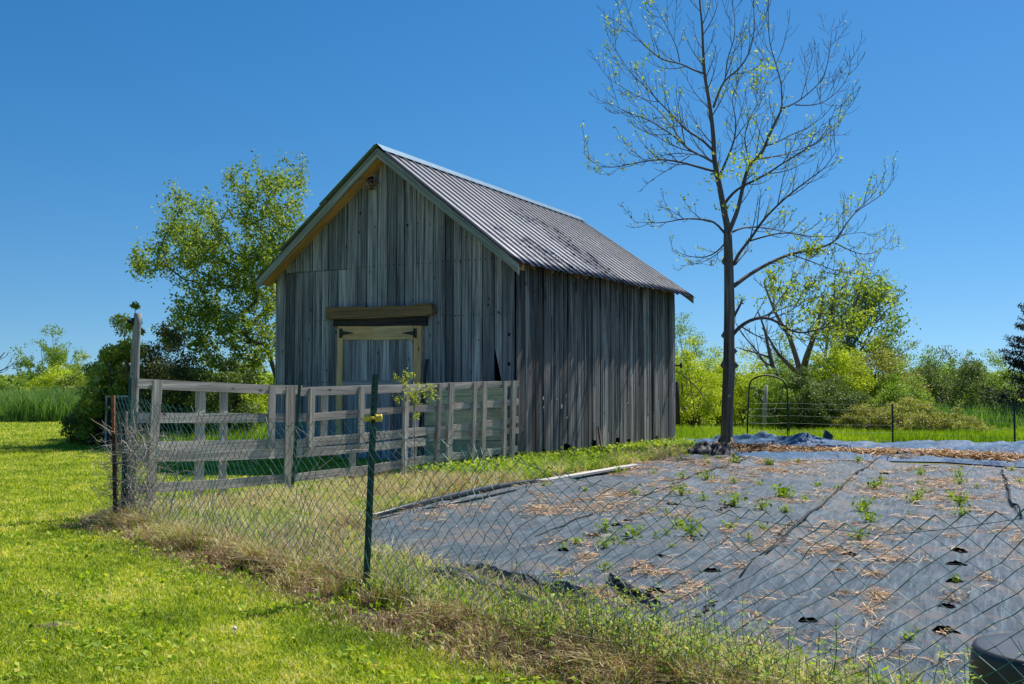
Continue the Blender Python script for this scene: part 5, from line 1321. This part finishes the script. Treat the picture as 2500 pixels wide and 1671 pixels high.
def bush(name, label, cat, cx, top, Z, hw, n, mat, leaf=.07, depth=None, base=0.0, clumps=70, shape=1.0, seed=1, stems=7, group=None, lean=0.0, open_=0.0):
    """leafy shrub: clumps of leaves spread through a lopsided volume, on stems from the base"""
    rg = np.random.default_rng(seed); random.seed(seed)
    tp = P(cx, top, Z); H = tp.z - base; Wd = hw / F * Z; D = depth or Wd
    root = thing(name, label, cat, (tp.x, Z, 0), group)
    cc = []
    while len(cc) < clumps:
        q = rg.uniform(-1, 1, 3); q[2] = rg.uniform(0, 1)
        lim = np.sin(np.clip(q[2] * .93 + .12, 0, 1) ** shape * np.pi) ** .5
        rr = np.hypot(q[0], q[1])
        wob = .75 + .5 * float(noise2(math.atan2(q[1], q[0]) * 1.6 + seed, q[2] * 3, seed))
        if rr > lim * wob: continue
        if rr < lim * wob * .5 and rg.random() < .6: continue
        topw = .8 + .35 * float(noise2(q[0] * 2 + seed, q[1] * 2, seed + 5))
        cc.append((q[0] * Wd + lean * q[2] * Wd, q[1] * D, base + q[2] * H * min(1, topw)))
    cc.append((lean * Wd, 0, base + H * .97)); cc = np.array(cc)
    mb = MB()
    for k in range(stems):
        a0 = Vector((tp.x + random.gauss(0, .12 * Wd), Z + random.gauss(0, .12 * D), 0))
        for j in rg.integers(0, len(cc), 3):
            e_ = Vector((tp.x + cc[j][0], Z + cc[j][1], cc[j][2]))
            pts_ = bez(a0, Vector((random.gauss(0, .2), random.gauss(0, .2), 1)).normalized(), e_, (e_ - a0).normalized(), 5)
            mb.tube(pts_, [max(.008, (.02 + H * .008) * (1 - .17 * i)) for i in range(6)], 5, cap=False)
    if stems: mb.build('stems', M_bark2, root, True)
    per = n // len(cc); cr = (.16 + .06 * rg.random(len(cc))) * min(H, Wd * 1.6) * (70 / clumps) ** .33
    I = np.repeat(np.arange(len(cc)), per); q = rg.normal(size=(len(I), 3)); q /= np.linalg.norm(q, axis=1)[:, None]
    rad_ = rg.random(len(I)) ** .5
    off = q * (rad_ * cr[I])[:, None] * np.array([1.15, 1.15, .8]); off += rg.normal(0, .05, off.shape) * cr[I][:, None]
    P3 = cc[I] + off + np.array([tp.x, Z, 0]); k = P3[:, 2] > .03; P3 = P3[k]; I = I[k]
    if open_ > 0:
        k = fbm(P3[:, 0] * 2.2 + P3[:, 1], P3[:, 2] * 2.2, seed) > open_; P3 = P3[k]; I = I[k]
    tint = rg.random(len(cc))
    rn = np.clip(.25 + .5 * rg.random(len(P3)) + .35 * (tint[I] - .5) + .15 * (rg.random(len(P3)) > .85), 0, 1)
    global RNG
    leaves('foliage', P3, rg.uniform(.6, 1.3, len(P3)) * leaf, mat, rn, root, .55, .45)
    return root
def limb_tree(name, label, Z, limbs, mat, leaf, leafiness, tl, group=None, step=.5, rmin=.01, twigmat=None, cnt=8, clump=.12):
    root = thing(name, label, 'tree', (P(limbs[0][0][0][0], 1000, Z).x, Z, 0), group); mb = MB(); LP_ = []
    for (pl, r0, r1, yd, lf) in limbs:
        A = np.array(pl, float); dd = np.r_[0, np.cumsum(np.linalg.norm(np.diff(A, axis=0), axis=1))]; uu = np.linspace(0, dd[-1], max(6, int(dd[-1] / 12)))
        X = np.interp(uu, dd, A[:, 0]); Y = np.interp(uu, dd, A[:, 1])
        for _ in range(2): X[1:-1] = (X[:-2] + 2 * X[1:-1] + X[2:]) / 4; Y[1:-1] = (Y[:-2] + 2 * Y[1:-1] + Y[2:]) / 4
        f = uu / dd[-1]; pts_ = [P(x, y, Z + yd * ff) for x, y, ff in zip(X, Y, f)]; rad = list(r0 + (r1 - r0) * f)
        mb.tube(pts_, rad, 7, .5); tips = []
        sub_branches(mb, pts_, rad, 0, tips, tl, rmin=rmin, step=step, maxlevel=1 if lf < .05 else 2, start=.3)
        for q, d_, lv in tips:
            if random.random() < lf * leafiness:
                for _ in range(cnt): LP_.append(q + Vector((random.gauss(0, clump), random.gauss(0, clump), random.gauss(0, clump * .8))))
    mb.build('branches', twigmat or M_bark2, root, True)
    if LP_:
        n = len(LP_); leaves('foliage', np.array([tuple(q) for q in LP_]), RNG.uniform(.6, 1.3, n) * leaf, mat, RNG.random(n), root, .55, .3)
    return root
# right side, behind the garden -----------------------------------
bush('lime_shrub', 'tall lime green shrub directly right of the barn rear corner', 'shrub', 1688, 830, 35, 69.44, 15000, M_lime, .075, 1.6, seed=21)
bush('lime_shrub', 'rounded yellow-green shrub seen just left of the large tree trunk', 'shrub', 1740, 852, 39, 67.2, 12000, M_lime, .08, 1.8, seed=22)
bush('shrub', 'yellow-green shrub between the large tree trunk and the garden arch', 'shrub', 1822, 858, 38, 69.44, 14000, M_lime, .08, 1.8, seed=23)
bush('shrub', 'mid green shrub filling the opening of the garden arch', 'shrub', 1880, 903, 31.5, 53.76, 15000, M_mid, .065, 1.3, seed=24)
bush('shrub', 'dark green shrub immediately right of the garden arch', 'shrub', 1965, 903, 31, 64.96, 18000, M_deep, .065, 1.3, seed=25)
bush('shrub', 'tall green shrub under the forked trunk behind the arch', 'shrub', 1915, 824, 40, 69.44, 12000, M_mid, .085, 2, seed=26)
bush('shrub', 'bright green shrub with bare stems right of the forked trunk', 'shrub', 2045, 808, 36, 69.44, 15000, M_lime, .075, 1.6, seed=27)
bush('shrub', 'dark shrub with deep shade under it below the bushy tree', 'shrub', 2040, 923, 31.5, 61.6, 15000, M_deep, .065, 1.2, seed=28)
bush('shrub', 'broad olive green shrub right of the bushy tree', 'shrub', 2140, 828, 37, 84, 17000, M_olive, .08, 1.8, seed=29)
bush('shrub', 'fresh green shrub behind the middle wire fence post', 'shrub', 2200, 890, 34, 61.6, 12000, M_mid, .075, 1.5, seed=30)
bush('low_shrub', 'low olive shrub just left of the middle wire fence post', 'shrub', 2110, 993, 30, 68.2, 14000, M_olive, .055, 1.1, seed=31)
bush('low_shrub', 'rounded pale olive shrub just right of the middle wire fence post', 'shrub', 2222, 975, 30, 79.2, 18000, M_olive, .055, 1.3, seed=32)
bush('low_shrub', 'small olive shrub tapering into grass left of the right fence post', 'shrub', 2335, 998, 30, 57.2, 11000, M_olive, .055, 1.0, seed=33)
bush('shrub', 'large very dark green shrub in the middle of the right hedge', 'shrub', 2308, 858, 41, 87.36, 19000, M_deep, .08, 2.0, seed=34)
bush('shrub', 'mid green shrub behind the large dark shrub at the right', 'shrub', 2225, 836, 47, 61.6, 9000, M_mid, .09, 2, seed=35)
bush('shrub', 'light green tree-like shrub left of the dark spruce', 'shrub', 2418, 863, 48, 69.44, 13000, M_mid, .09, 2.2, seed=36)
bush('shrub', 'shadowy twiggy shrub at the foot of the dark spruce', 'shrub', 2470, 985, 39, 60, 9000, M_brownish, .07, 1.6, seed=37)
bush('small_tree', 'open round-headed small tree on the hedge at the right', 'tree', 2272, 856, 52, 46, 3600, M_mid, .11, 1.2, base=1.2, clumps=26, seed=38, stems=4, open_=.42)
bush('small_tree', 'small leafy tree on the hedge between round-headed and slender trees', 'tree', 2325, 880, 50, 24, 1800, M_mid, .11, .8, base=1.2, clumps=14, seed=39, stems=3, open_=.4)
bush('slender_tree', 'slender upright young tree against the sky at the right', 'tree', 2371, 857, 54, 20, 1700, M_mid, .11, .5, base=.6, clumps=18, seed=40, stems=2, open_=.35)
bush('small_tree', 'small leafy tree just beyond the barn rear corner', 'tree', 1672, 770, 52, 48, 3600, M_mid, .10, 1.2, base=1.6, clumps=26, seed=41, stems=5, open_=.42)
bush('small_tree', 'small distant tree just left of the large trunk', 'tree', 1752, 862, 60, 30, 3000, M_mid, .11, 1, base=.6, clumps=20, seed=42, stems=3)
# dark bushy tree and bare stems behind the arch
limb_tree('bushy_tree', 'dense dark green tree behind the yellow leaves right of the arch', 40, [
    ([(2060, 1040), (2062, 900), (2070, 830), (2085, 770), (2100, 730)], .16, .04, .5, 1.0),
    ([(2070, 860), (2110, 800), (2150, 770)], .07, .02, 1, 1.0), ([(2068, 850), (2040, 800), (2030, 750)], .07, .02, -1, 1.0),
    ([(2075, 820), (2120, 850), (2165, 840)], .05, .02, -1, 1.0), ([(2072, 800), (2130, 740), (2150, 735)], .05, .02, .6, 1.0), ([(2065, 880), (2110, 870), (2160, 880)], .05, .02, .6, 1.0)],
    M_mid, .12, 1.0, 1.6, step=.24, rmin=.012, cnt=9, clump=.24)
limb_tree('forked_tree', 'dark forked trunk with sparse leaves rising behind the garden arch', 37, [
    ([(1962, 1030), (1960, 941), (1953, 905), (1940, 860), (1925, 815), (1900, 780), (1875, 720), (1865, 690)], .15, .03, .5, .3),
    ([(1958, 925), (1966, 880), (1985, 830), (2000, 780), (2010, 720)], .14, .03, -1.5, .45),
    ([(1956, 920), (1925, 890), (1895, 860), (1880, 830), (1860, 800)], .10, .02, -.8, .1),
    ([(1985, 830), (2020, 780), (2045, 720), (2070, 680)], .06, .015, 1.5, .3)], M_lime, .09, .5, 1.3, step=.5, rmin=.012, twigmat=M_bark)
limb_tree('forked_tree', 'thin bare-stemmed trees standing between forked trunk and bushy tree', 38, [
    ([(2012, 1040), (2012, 900), (2020, 820), (2035, 740), (2040, 660)], .08, .02, .6, .15), ([(2040, 1040), (2045, 900), (2055, 830), (2090, 740), (2110, 660)], .08, .015, -.6, .05),
    ([(2080, 1000), (2090, 880), (2130, 800), (2170, 750), (2190, 745)], .07, .015, .6, .03), ([(2090, 900), (2140, 890), (2190, 870), (2215, 852)], .05, .012, .6, 0.0)], M_lime, .09, .4, 1.4, step=.45, rmin=.011)
limb_tree('bare_tree', 'leaning nearly bare tree with thin twigs above the garden arch', 34, [
    ([(1925, 1010), (1905, 935), (1885, 895), (1876, 850), (1866, 800), (1850, 760)], .12, .02, 0, .03), ([(1912, 950), (1880, 905), (1850, 860), (1815, 820), (1797, 790)], .05, .012, -.8, 0),
    ([(1876, 872), (1850, 862), (1815, 855), (1797, 848)], .04, .012, .8, 0), ([(1885, 895), (1868, 888), (1845, 865), (1832, 845)], .04, .012, .6, 0)], M_mid, .08, .3, 1.0, step=.55, rmin=.009)
limb_tree('bent_branch', 'dark bent bare branch arching down beside the barn corner', 29, [([(1650, 905), (1680, 925), (1705, 950), (1725, 985), (1745, 1012)], .02, .01, 0, 0)], M_mid, .07, .3, .5, step=.7, rmin=.008)
mb = MB(); mb.tube([P(1655, 1036, 29), P(1654, 980, 29), P(1653, 932, 29)], [.07, .06, .055], 8); o = mb.build('old_wooden_post', M_oldpost, None, True); tag(o, 'dark weathered post in the shrubs right of the barn', 'post')
mb = MB(); mb.tube([P(1866, 1040, 29.5), P(1867, 990, 29.5), P(1872, 940, 29.5)], [.07, .06, .03], 8, .5); mb.tube([P(1866, 985, 29.5), P(1855, 970, 29.5), P(1845, 958, 29.5)], [.03, .02, .01], 6)
o = mb.build('dead_stump', M_log, None, True); tag(o, 'pale dead trunk stump standing inside the arch opening', 'stump')
# spruce at the right edge
def spruce(cx, top, Z, H_w, seed):
    random.seed(seed); rg = np.random.default_rng(seed); tp = P(cx, top, Z)
    root = thing('spruce', 'dark blue-green spruce cut by the right edge of the view', 'tree', (tp.x, Z, 0)); mb = MB(); mb.tube([(tp.x, Z, 0), (tp.x, Z, tp.z)], [.22, .02], 8); mb.build('trunk', M_bark, root, True)
    mb = MB(); LP_ = []; z = .5
    while z < tp.z - .1:
        f = 1 - z / tp.z; R_ = H_w * f ** .85 + .1
        for k in range(7):
            a = random.uniform(0, 6.28); L_ = R_ * random.uniform(.75, 1.15); d_ = Vector((math.cos(a), math.sin(a), 0)); q0 = Vector((tp.x, Z, z))
            pts_ = [q0, q0 + d_ * L_ * .5 + Vector((0, 0, -.10 * L_)), q0 + d_ * L_ + Vector((0, 0, .06 * L_))]
            mb.tube(pts_, [.025, .015, .006], 4, cap=False)
            for i in range(int(170 * L_)):
                u = random.uniform(.12, 1); c_ = pts_[0].lerp(pts_[1], u * 2) if u < .5 else pts_[1].lerp(pts_[2], u * 2 - 1); wsp = .26 * (1 - u * .75) * L_ * .6
                sdv = Vector((-math.sin(a), math.cos(a), 0)); LP_.append(c_ + sdv * random.gauss(0, wsp) + Vector((0, 0, random.gauss(-.03, .04))))
        z += .24
    mb.build('branches', M_bark, root); n = len(LP_)
    leaves('foliage', np.array([tuple(q) for q in LP_]), rg.uniform(.07, .16, n), leaf_mat('spruce_needles', [(0.0, (0.010, 0.022, 0.018)), (.6, (0.02, 0.04, 0.03)), (1, (0.035, 0.06, 0.04))], .1), rg.random(n), root, .28, .3)
spruce(2562, 640, 38, 2.5, 5)

# left side --------------------------------------------------------
def blob_tree(name, label, Z, root_px, blobs, ntarget, nleaf, mat, leaf, seed, clump=.16, rootr=.2):
    """branches grow from the root to points inside the crown outline; leaves at their ends"""
    random.seed(seed); rg = np.random.default_rng(seed)
    r0 = P(*root_px, Z); rootp = Vector((r0.x, Z, 0)); rt = thing(name, label, 'tree', rootp)
    T = []; ar = np.array([b[2] * b[3] for b in blobs], float); ar /= ar.sum()
    for i in rg.choice(len(blobs), ntarget, p=ar):
        cx, cy, rx, ry = blobs[i]; a = rg.uniform(0, 6.28); r_ = math.sqrt(rg.random()); T.append(P((cx + rx * r_ * math.cos(a)) * Q, (cy + ry * r_ * math.sin(a)) * Q, Z + rg.normal(0, .9)))
    N = [rootp, rootp + Vector((-.1, 0, .8)), rootp + Vector((-.25, 0, 1.6)), rootp + Vector((-.5, 0, 2.4))]; par = [-1, 0, 1, 2]; ch = [1, 1, 1, 0]
    T.sort(key=lambda q: (q - N[3]).length); ends = []
    NA = [tuple(q) for q in N]
    for q in T:
        arr = np.array(NA[1:]); d = np.linalg.norm(arr - np.array(q), axis=1) + np.maximum(0, arr[:, 2] - q.z) * .8; j = int(np.argmin(d)) + 1
        a = N[j]; L_ = (q - a).length
        if L_ < .12: continue
        k = max(2, int(L_ / .35)); d0 = (q - a).normalized()
        pd = (a - N[par[j]]).normalized() if par[j] >= 0 else Vector((0, 0, 1))
        cv = bez(a, (d0 + pd * .25).normalized(), q, (d0 + Vector((0, 0, .3))).normalized(), k); pj = j
        for p_ in cv[1:]:
            p_ = p_ + Vector((random.gauss(0, .015), random.gauss(0, .015), random.gauss(0, .015))); N.append(p_); NA.append(tuple(p_)); par.append(pj); pj = len(N) - 1
        ends.append(pj)
    w_ = np.zeros(len(N)); kids = [0] * len(N)
    for i in range(len(N) - 1, 0, -1):
        w_[i] += .008 ** 2.2 if kids[i] == 0 else 0; w_[par[i]] += w_[i]; kids[par[i]] += 1
    rad = w_ ** (1 / 2.2) * .8; rad = np.minimum(rad, rootr)
    mb = MB()
    for i in range(1, len(N)):
        p_ = par[i]; mb.tube([N[p_], N[i]], [min(rad[p_], rad[i] * 1.5), rad[i]], 5, .4, cap=False)
    mb.build('branches', M_bark2, rt, True)
    per = nleaf // len(ends); EP = []
    for e_ in ends:
        a = N[e_]; b = N[par[e_]]; dr = (a - b).normalized()
        for _ in range(per): EP.append(a + dr * random.uniform(-.62, .22) + Vector((random.gauss(0, clump), random.gauss(0, clump), random.gauss(0, clump))))
    n = len(EP); leaves('foliage', np.array([tuple(q) for q in EP]), rg.uniform(.6, 1.3, n) * leaf, mat, rg.random(n), rt, .55, .3)
M_apple = leaf_mat('apple_leaves', [(0.0, (0.086, 0.154, 0.018)), (0.45, (0.185, 0.275, 0.030)), (0.8, (0.320, 0.396, 0.050)), (1.0, (0.517, 0.506, 0.158))], .42)
blob_tree('leafy_tree', 'leafy fruit tree leaning out from behind the left side of the barn', 27.5, (700, 1000),
          [(470, 505, 80, 55), (400, 560, 60, 45), (350, 600, 45, 30), (560, 430, 26, 50), (600, 480, 50, 70), (655, 430, 22, 60), (680, 420, 14, 50), (640, 520, 60, 60), (520, 600, 120, 70), (600, 630, 70, 70), (470, 690, 85, 55), (570, 720, 90, 70), (430, 760, 80, 45), (540, 800, 110, 50)] + [(cx_, cy_, 5, 16) for cx_, cy_ in ((522, 400), (530, 420), (592, 385), (598, 410), (657, 372), (660, 400), (690, 385), (688, 415), (398, 440), (412, 455), (342, 505), (352, 520), (312, 590), (325, 600), (440, 430), (565, 400), (630, 410), (375, 470), (318, 570))] * 2, 520, 34000, M_apple, .092, 51, .085)
bush('lilac_shrub', 'tall light green shrub with pale tips left of the log pole', 'shrub', 275, 775, 26, 75, 24000, M_blossom, .085, 1.2, seed=52, shape=.8, lean=.25)
bush('lilac_shrub', 'leafy shoot cluster sticking up behind the log pole top', 'shrub', 330, 742, 27, 16, 1800, M_mid, .085, .3, base=1.8, clumps=10, seed=53, stems=2)
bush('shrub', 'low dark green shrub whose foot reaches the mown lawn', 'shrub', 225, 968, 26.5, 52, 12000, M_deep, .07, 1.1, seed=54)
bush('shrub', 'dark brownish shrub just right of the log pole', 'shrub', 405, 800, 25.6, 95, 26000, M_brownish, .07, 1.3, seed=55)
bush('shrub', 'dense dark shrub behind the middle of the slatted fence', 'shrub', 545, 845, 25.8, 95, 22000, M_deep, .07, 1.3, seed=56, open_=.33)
bush('lime_shrub', 'sunny yellow-green shrub low beside the barn left corner', 'shrub', 640, 925, 36, 55, 9000, M_lime, .08, 1.3, seed=57)
bush('shrub', 'dark shrub filling the gap behind the log pole and screen', 'shrub', 305, 800, 29, 70, 20000, M_deep, .075, 1.3, seed=58)
bush('small_tree', 'open flat-topped small tree standing alone at the far left', 'tree', 128, 806, 62, 66, 8500, M_mid, .13, 1.7, base=1.6, clumps=30, seed=59, stems=5, open_=.40)
bush('shrub', 'yellow-green shrub below the flat-topped small tree', 'shrub', 140, 895, 58, 60, 11000, M_lime, .12, 2.2, seed=60)
bush('shrub', 'yellow-green shrub with pale blossom right of the flat-topped tree', 'shrub', 205, 868, 52, 46, 10000, M_blossom, .11, 2, seed=61)
bush('shrub', 'darker shrub at the far left beside the field fence post', 'shrub', 55, 915, 60, 50, 9000, M_mid, .12, 2.2, seed=62)
bush('shrub', 'green shrub cut by the left edge of the view', 'shrub', -10, 918, 55, 40, 7000, M_mid, .12, 2.0, seed=63)
limb_tree('bare_tree', 'bare twiggy branches cut by the left edge of the view', 55, [([(-30, 980), (-25, 920), (-10, 885), (12, 860)], .10, .02, 0, 0), ([(-22, 915), (5, 905), (28, 892)], .05, .015, 0, 0)], M_mid, .1, .2, 1.2, step=.6, rmin=.014)
# distant hedgerow as one mass
n = 70000; xx = RNG.uniform(-75, 75, n); yy = 92 + RNG.uniform(0, 9, n)
hh = 1.1 + 1.3 * fbm(xx * .12, yy * 0, 81) + .8 * fbm(xx * .6, yy * .3, 82)
o = leaves('distant_hedgerow', np.column_stack([xx, yy, hh * RNG.random(n) ** .6]), RNG.uniform(.25, .6, n), M_mid, RNG.random(n), None, .7, .6); tag(o, 'low distant hedgerow closing the fields along the horizon', 'hedgerow', kind='stuff')
# tall field grass
def band(name, label, n, xr, yr, hr, wd, mat, mask=None, seed=1):
    x = RNG.uniform(*xr, n); y = RNG.uniform(*yr, n)
    if mask is not None: k = mask(x, y); x, y = x[k], y[k]
    h = RNG.uniform(*hr, len(x)) * (.6 + .8 * fbm(x * .8, y * .8, seed))
    rn = np.clip(.2 + .6 * RNG.random(len(x)) + .8 * (fbm(x * .5, y * .5, seed + 1) - .5), 0, 1)
    o = blades(name, np.column_stack([x, y, np.zeros(len(x))]), h, wd * RNG.uniform(.7, 1.3, len(x)), RNG.uniform(.1, .6, len(x)), mat, rn); return tag(o, label, 'grass', kind='stuff')
band('tall_field_grass', 'tall hay-like grass beyond the mown lawn at the far left', 60000, (-36, -13), (39.5, 54), (.7, 1.35), .035, M_tall, lambda x, y: (x / y < -.30) & (y > 40 + .8 * np.sin(x * 1.1) + (x > -15.5) * 9), 83)
band('tall_field_grass', 'sunny tall grass beyond the garden fabric under the far shrubs', 70000, (4, 22), (26.0, 30.3), (.1, .36), .014, M_bright, lambda x, y: (x / y > .13) & (x / y < .66) & (y > 26.3 + .4 * np.sin(x * 2)) & (fbm(x * 1.3, y * 1.3, 97) + .25 * RNG.random(len(x)) > .5), 84)
band('tall_field_grass', 'tall grass beyond the low olive shrubs at the far right', 16000, (12, 26), (34, 46), (.4, .9), .03, M_tall, lambda x, y: x / y > .40, 85)
band('yard_grass', 'tall bright grass beyond the slatted fence left of the barn', 26000, (-12, -5), (18.5, 31), (.15, .55), .014, M_bright, lambda x, y: (x / y > -.36) & (x / y < -.235) & ((x - C0.x) * BU.x + (y - C0.y) * BU.y > 6.2), 86)

# ------------------------------------------------------------------ garden arch and wire fences
az_ = 27.0; ar = thing('garden_arch', 'black metal garden arch standing beyond the garden fabric', 'arch', P(1873, 1078, az_))
def hoop(dy):
    pts_ = [P(1823.5, 1076, az_) + Vector((0, dy, 0)), P(1826, 1010, az_) + Vector((0, dy, 0)), P(1829, 945, az_) + Vector((0, dy, 0))]
    for k in range(1, 12):
        a = math.pi * (1 - k / 12); pts_.append(P(1875.5 + 46.5 * math.cos(a), 945 - 32.5 * math.sin(a) ** .9 + 9 * k / 12, az_) + Vector((0, dy, 0)))
    return pts_ + [P(1922, 957, az_) + Vector((0, dy, 0)), P(1923, 1010, az_) + Vector((0, dy, 0)), P(1923, 1080, az_) + Vector((0, dy, 0))]
h1 = hoop(0)
mb = MB(); mb.tube(h1, .021, 8); mb.build('hoop', M_black, ar, True)
mb = MB(); q = P(1829, 945, az_); mb.tube([q, P(1850, 955, az_ + .3), P(1861, 985, az_ + .3)], .015, 6); mb.build('brace', M_black, ar, True)
b = P(1926, 1081, az_ + .1); o = tpost('green_steel_post', (b.x, b.y, 0), P(1926, 988, b.y).z, M_tgreen, None, (0, 0), 1.5, False); tag(o, 'dark green steel post touching the right leg of the arch', 'post')
fr_ = thing('wire_fence', 'thin wire fence on steel posts beyond the garden fabric', 'fence', P(2180, 1088, 25.6))
pz = [(1823, 1076, 944, 27.1), (1927, 1081, 988, 27.1), (2180, 1089, 987, 25.6), (2478, 1105, 983, 23.3), (2760, 1120, 980, 21.2)]
for (px, yb, yt, Z_) in pz[2:]:
    b = P(px, yb, Z_); tpost('fence_post', (b.x, b.y, 0), P(px, yt, Z_).z, M_black, fr_, (0, 0), 1.3, False)
mb = MB()
for f in (.12, .3, .48, .66, .84, .97):
    for (a, b_) in zip(pz[:-1], pz[1:]):
        A_ = P(a[0], a[1] + (a[2] - a[1]) * f, a[3]); A_.z = max(.05, 1.05 * f); B_ = P(b_[0], 1000, b_[3]); B_.z = A_.z
        mb.tube([A_, (A_ + B_) / 2 - UP * .02, B_], .0035, 3, cap=False)
mb.build('wires', M_steel, fr_)
fl = thing('wire_fence', 'distant wire fence with two capped posts in the tall grass', 'fence', P(45, 985, 50))
pz = [(-60, 50), (45, 49), (155, 47.5), (262, 46)]
for (px, Z_) in pz:
    b = P(px, 980, Z_); tpost('fence_post', (b.x, b.y, 0), P(px, 948, Z_).z, M_black, fl, (0, 0), 2.0, False)
    mb = MB(); mb.box((b.x, b.y, P(px, 946, Z_).z), .16, .08, .05); mb.build('post_cap', M_yellow, fl)
mb = MB()
for h in (.3, .55, .8, 1.05, 1.25):
    for (a, b_) in zip(pz[:-1], pz[1:]): A_ = P(a[0], 980, a[1]); A_.z = h; B_ = P(b_[0], 980, b_[1]); B_.z = h; mb.tube([A_, B_], .006, 3, cap=False)
mb.build('wires', M_steel, fl)
# grey framed screen at the left
sp_ = thing('screen_panel', 'grey framed dark mesh panel standing behind the rusty post', 'panel', (P(285, 1080, 25).x, 25, 0))
x0, x1 = P(258, 1000, 25).x, P(345, 1000, 25).x; zt = P(258, 966, 25).z
mb = MB(); mb.box(((x0 + x1) / 2, 25, zt / 2 + .02), x1 - x0 - .08, .012, zt - .08); mb.build('mesh', plain('dark_screen', (0.02, 0.025, 0.028), .7, .3, 0, .3, 60), sp_)
mb = MB()
for (xa, xb, za, zb_) in ((x0, x0 + .045, 0, zt), (x1 - .045, x1, 0, zt), (x0 + .045, x1 - .045, zt - .045, zt), (x0 + .045, x1 - .045, 0, .045)): mb.box(((xa + xb) / 2, 25 - .01, (za + zb_) / 2), xb - xa, .05, zb_ - za)
mb.build('frame', M_alu, sp_)
# sapling in front of the slatted fence
random.seed(77); b = G(985, 1190); sz_ = b.y - .1
sap = thing('sapling', 'young sapling with yellow-green leaves in front of the slatted fence', 'sapling', (b.x, b.y, 0)); mb = MB(); LP_ = []
def px3(x, y): return P(820 + x / 7.127, 880 + y / 7.127, sz_ + random.gauss(0, .05))
for pl in ([(1195, 2150), (1190, 1300), (1185, 700), (1165, 420), (1140, 360), (1040, 290)], [(1165, 420), (1200, 330), (1240, 230)], [(1200, 380), (1260, 290), (1290, 260)], [(1380, 2100), (1370, 1500), (1365, 900), (1370, 700), (1400, 560), (1430, 430)], [(1370, 700), (1300, 600), (1260, 560)],
            [(1365, 850), (1390, 740), (1400, 680)], [(1400, 560), (1500, 500), (1600, 450)], [(1430, 600), (1560, 600), (1680, 660)], [(1560, 560), (1640, 480), (1680, 560)], [(1185, 700), (1120, 650), (1060, 680)], [(1370, 1000), (1400, 980), (1430, 960)], [(1365, 900), (1330, 660), (1280, 620)]):
    p3 = [px3(*q) for q in pl]; mb.tube(p3, [.006 - .004 * i / len(p3) for i in range(len(p3))], 5)
    for i, q in enumerate(p3[-3:] if len(p3) > 3 else p3[-2:]):
        for _ in range(20): LP_.append(q + Vector((random.gauss(0, .035), random.gauss(0, .04), random.gauss(0, .03))))
mb.build('stem', M_bark2, sap, True)
n = len(LP_); leaves('leaves', np.array([tuple(q) for q in LP_]), RNG.uniform(.03, .06, n), leaf_mat('sapling_leaves', [(0, (.28, .34, .02)), (1, (.48, .50, .06))], .5), RNG.random(n), sap, .4, .3)
# white clover head in the lawn
q = G(573, 1557); mb = MB(); mb.tube([q, q + UP * .05], .002, 4); mb.tube([q + UP * .045, q + UP * .05, q + UP * .062, q + UP * .07], [.006, .014, .013, .004], 8)
o = mb.build('clover_flower', plain('clover_white', (.75, .72, .62), .8, .2, 0, .2, 80), None, True); tag(o, 'single white clover flower head in the foreground lawn', 'flower')
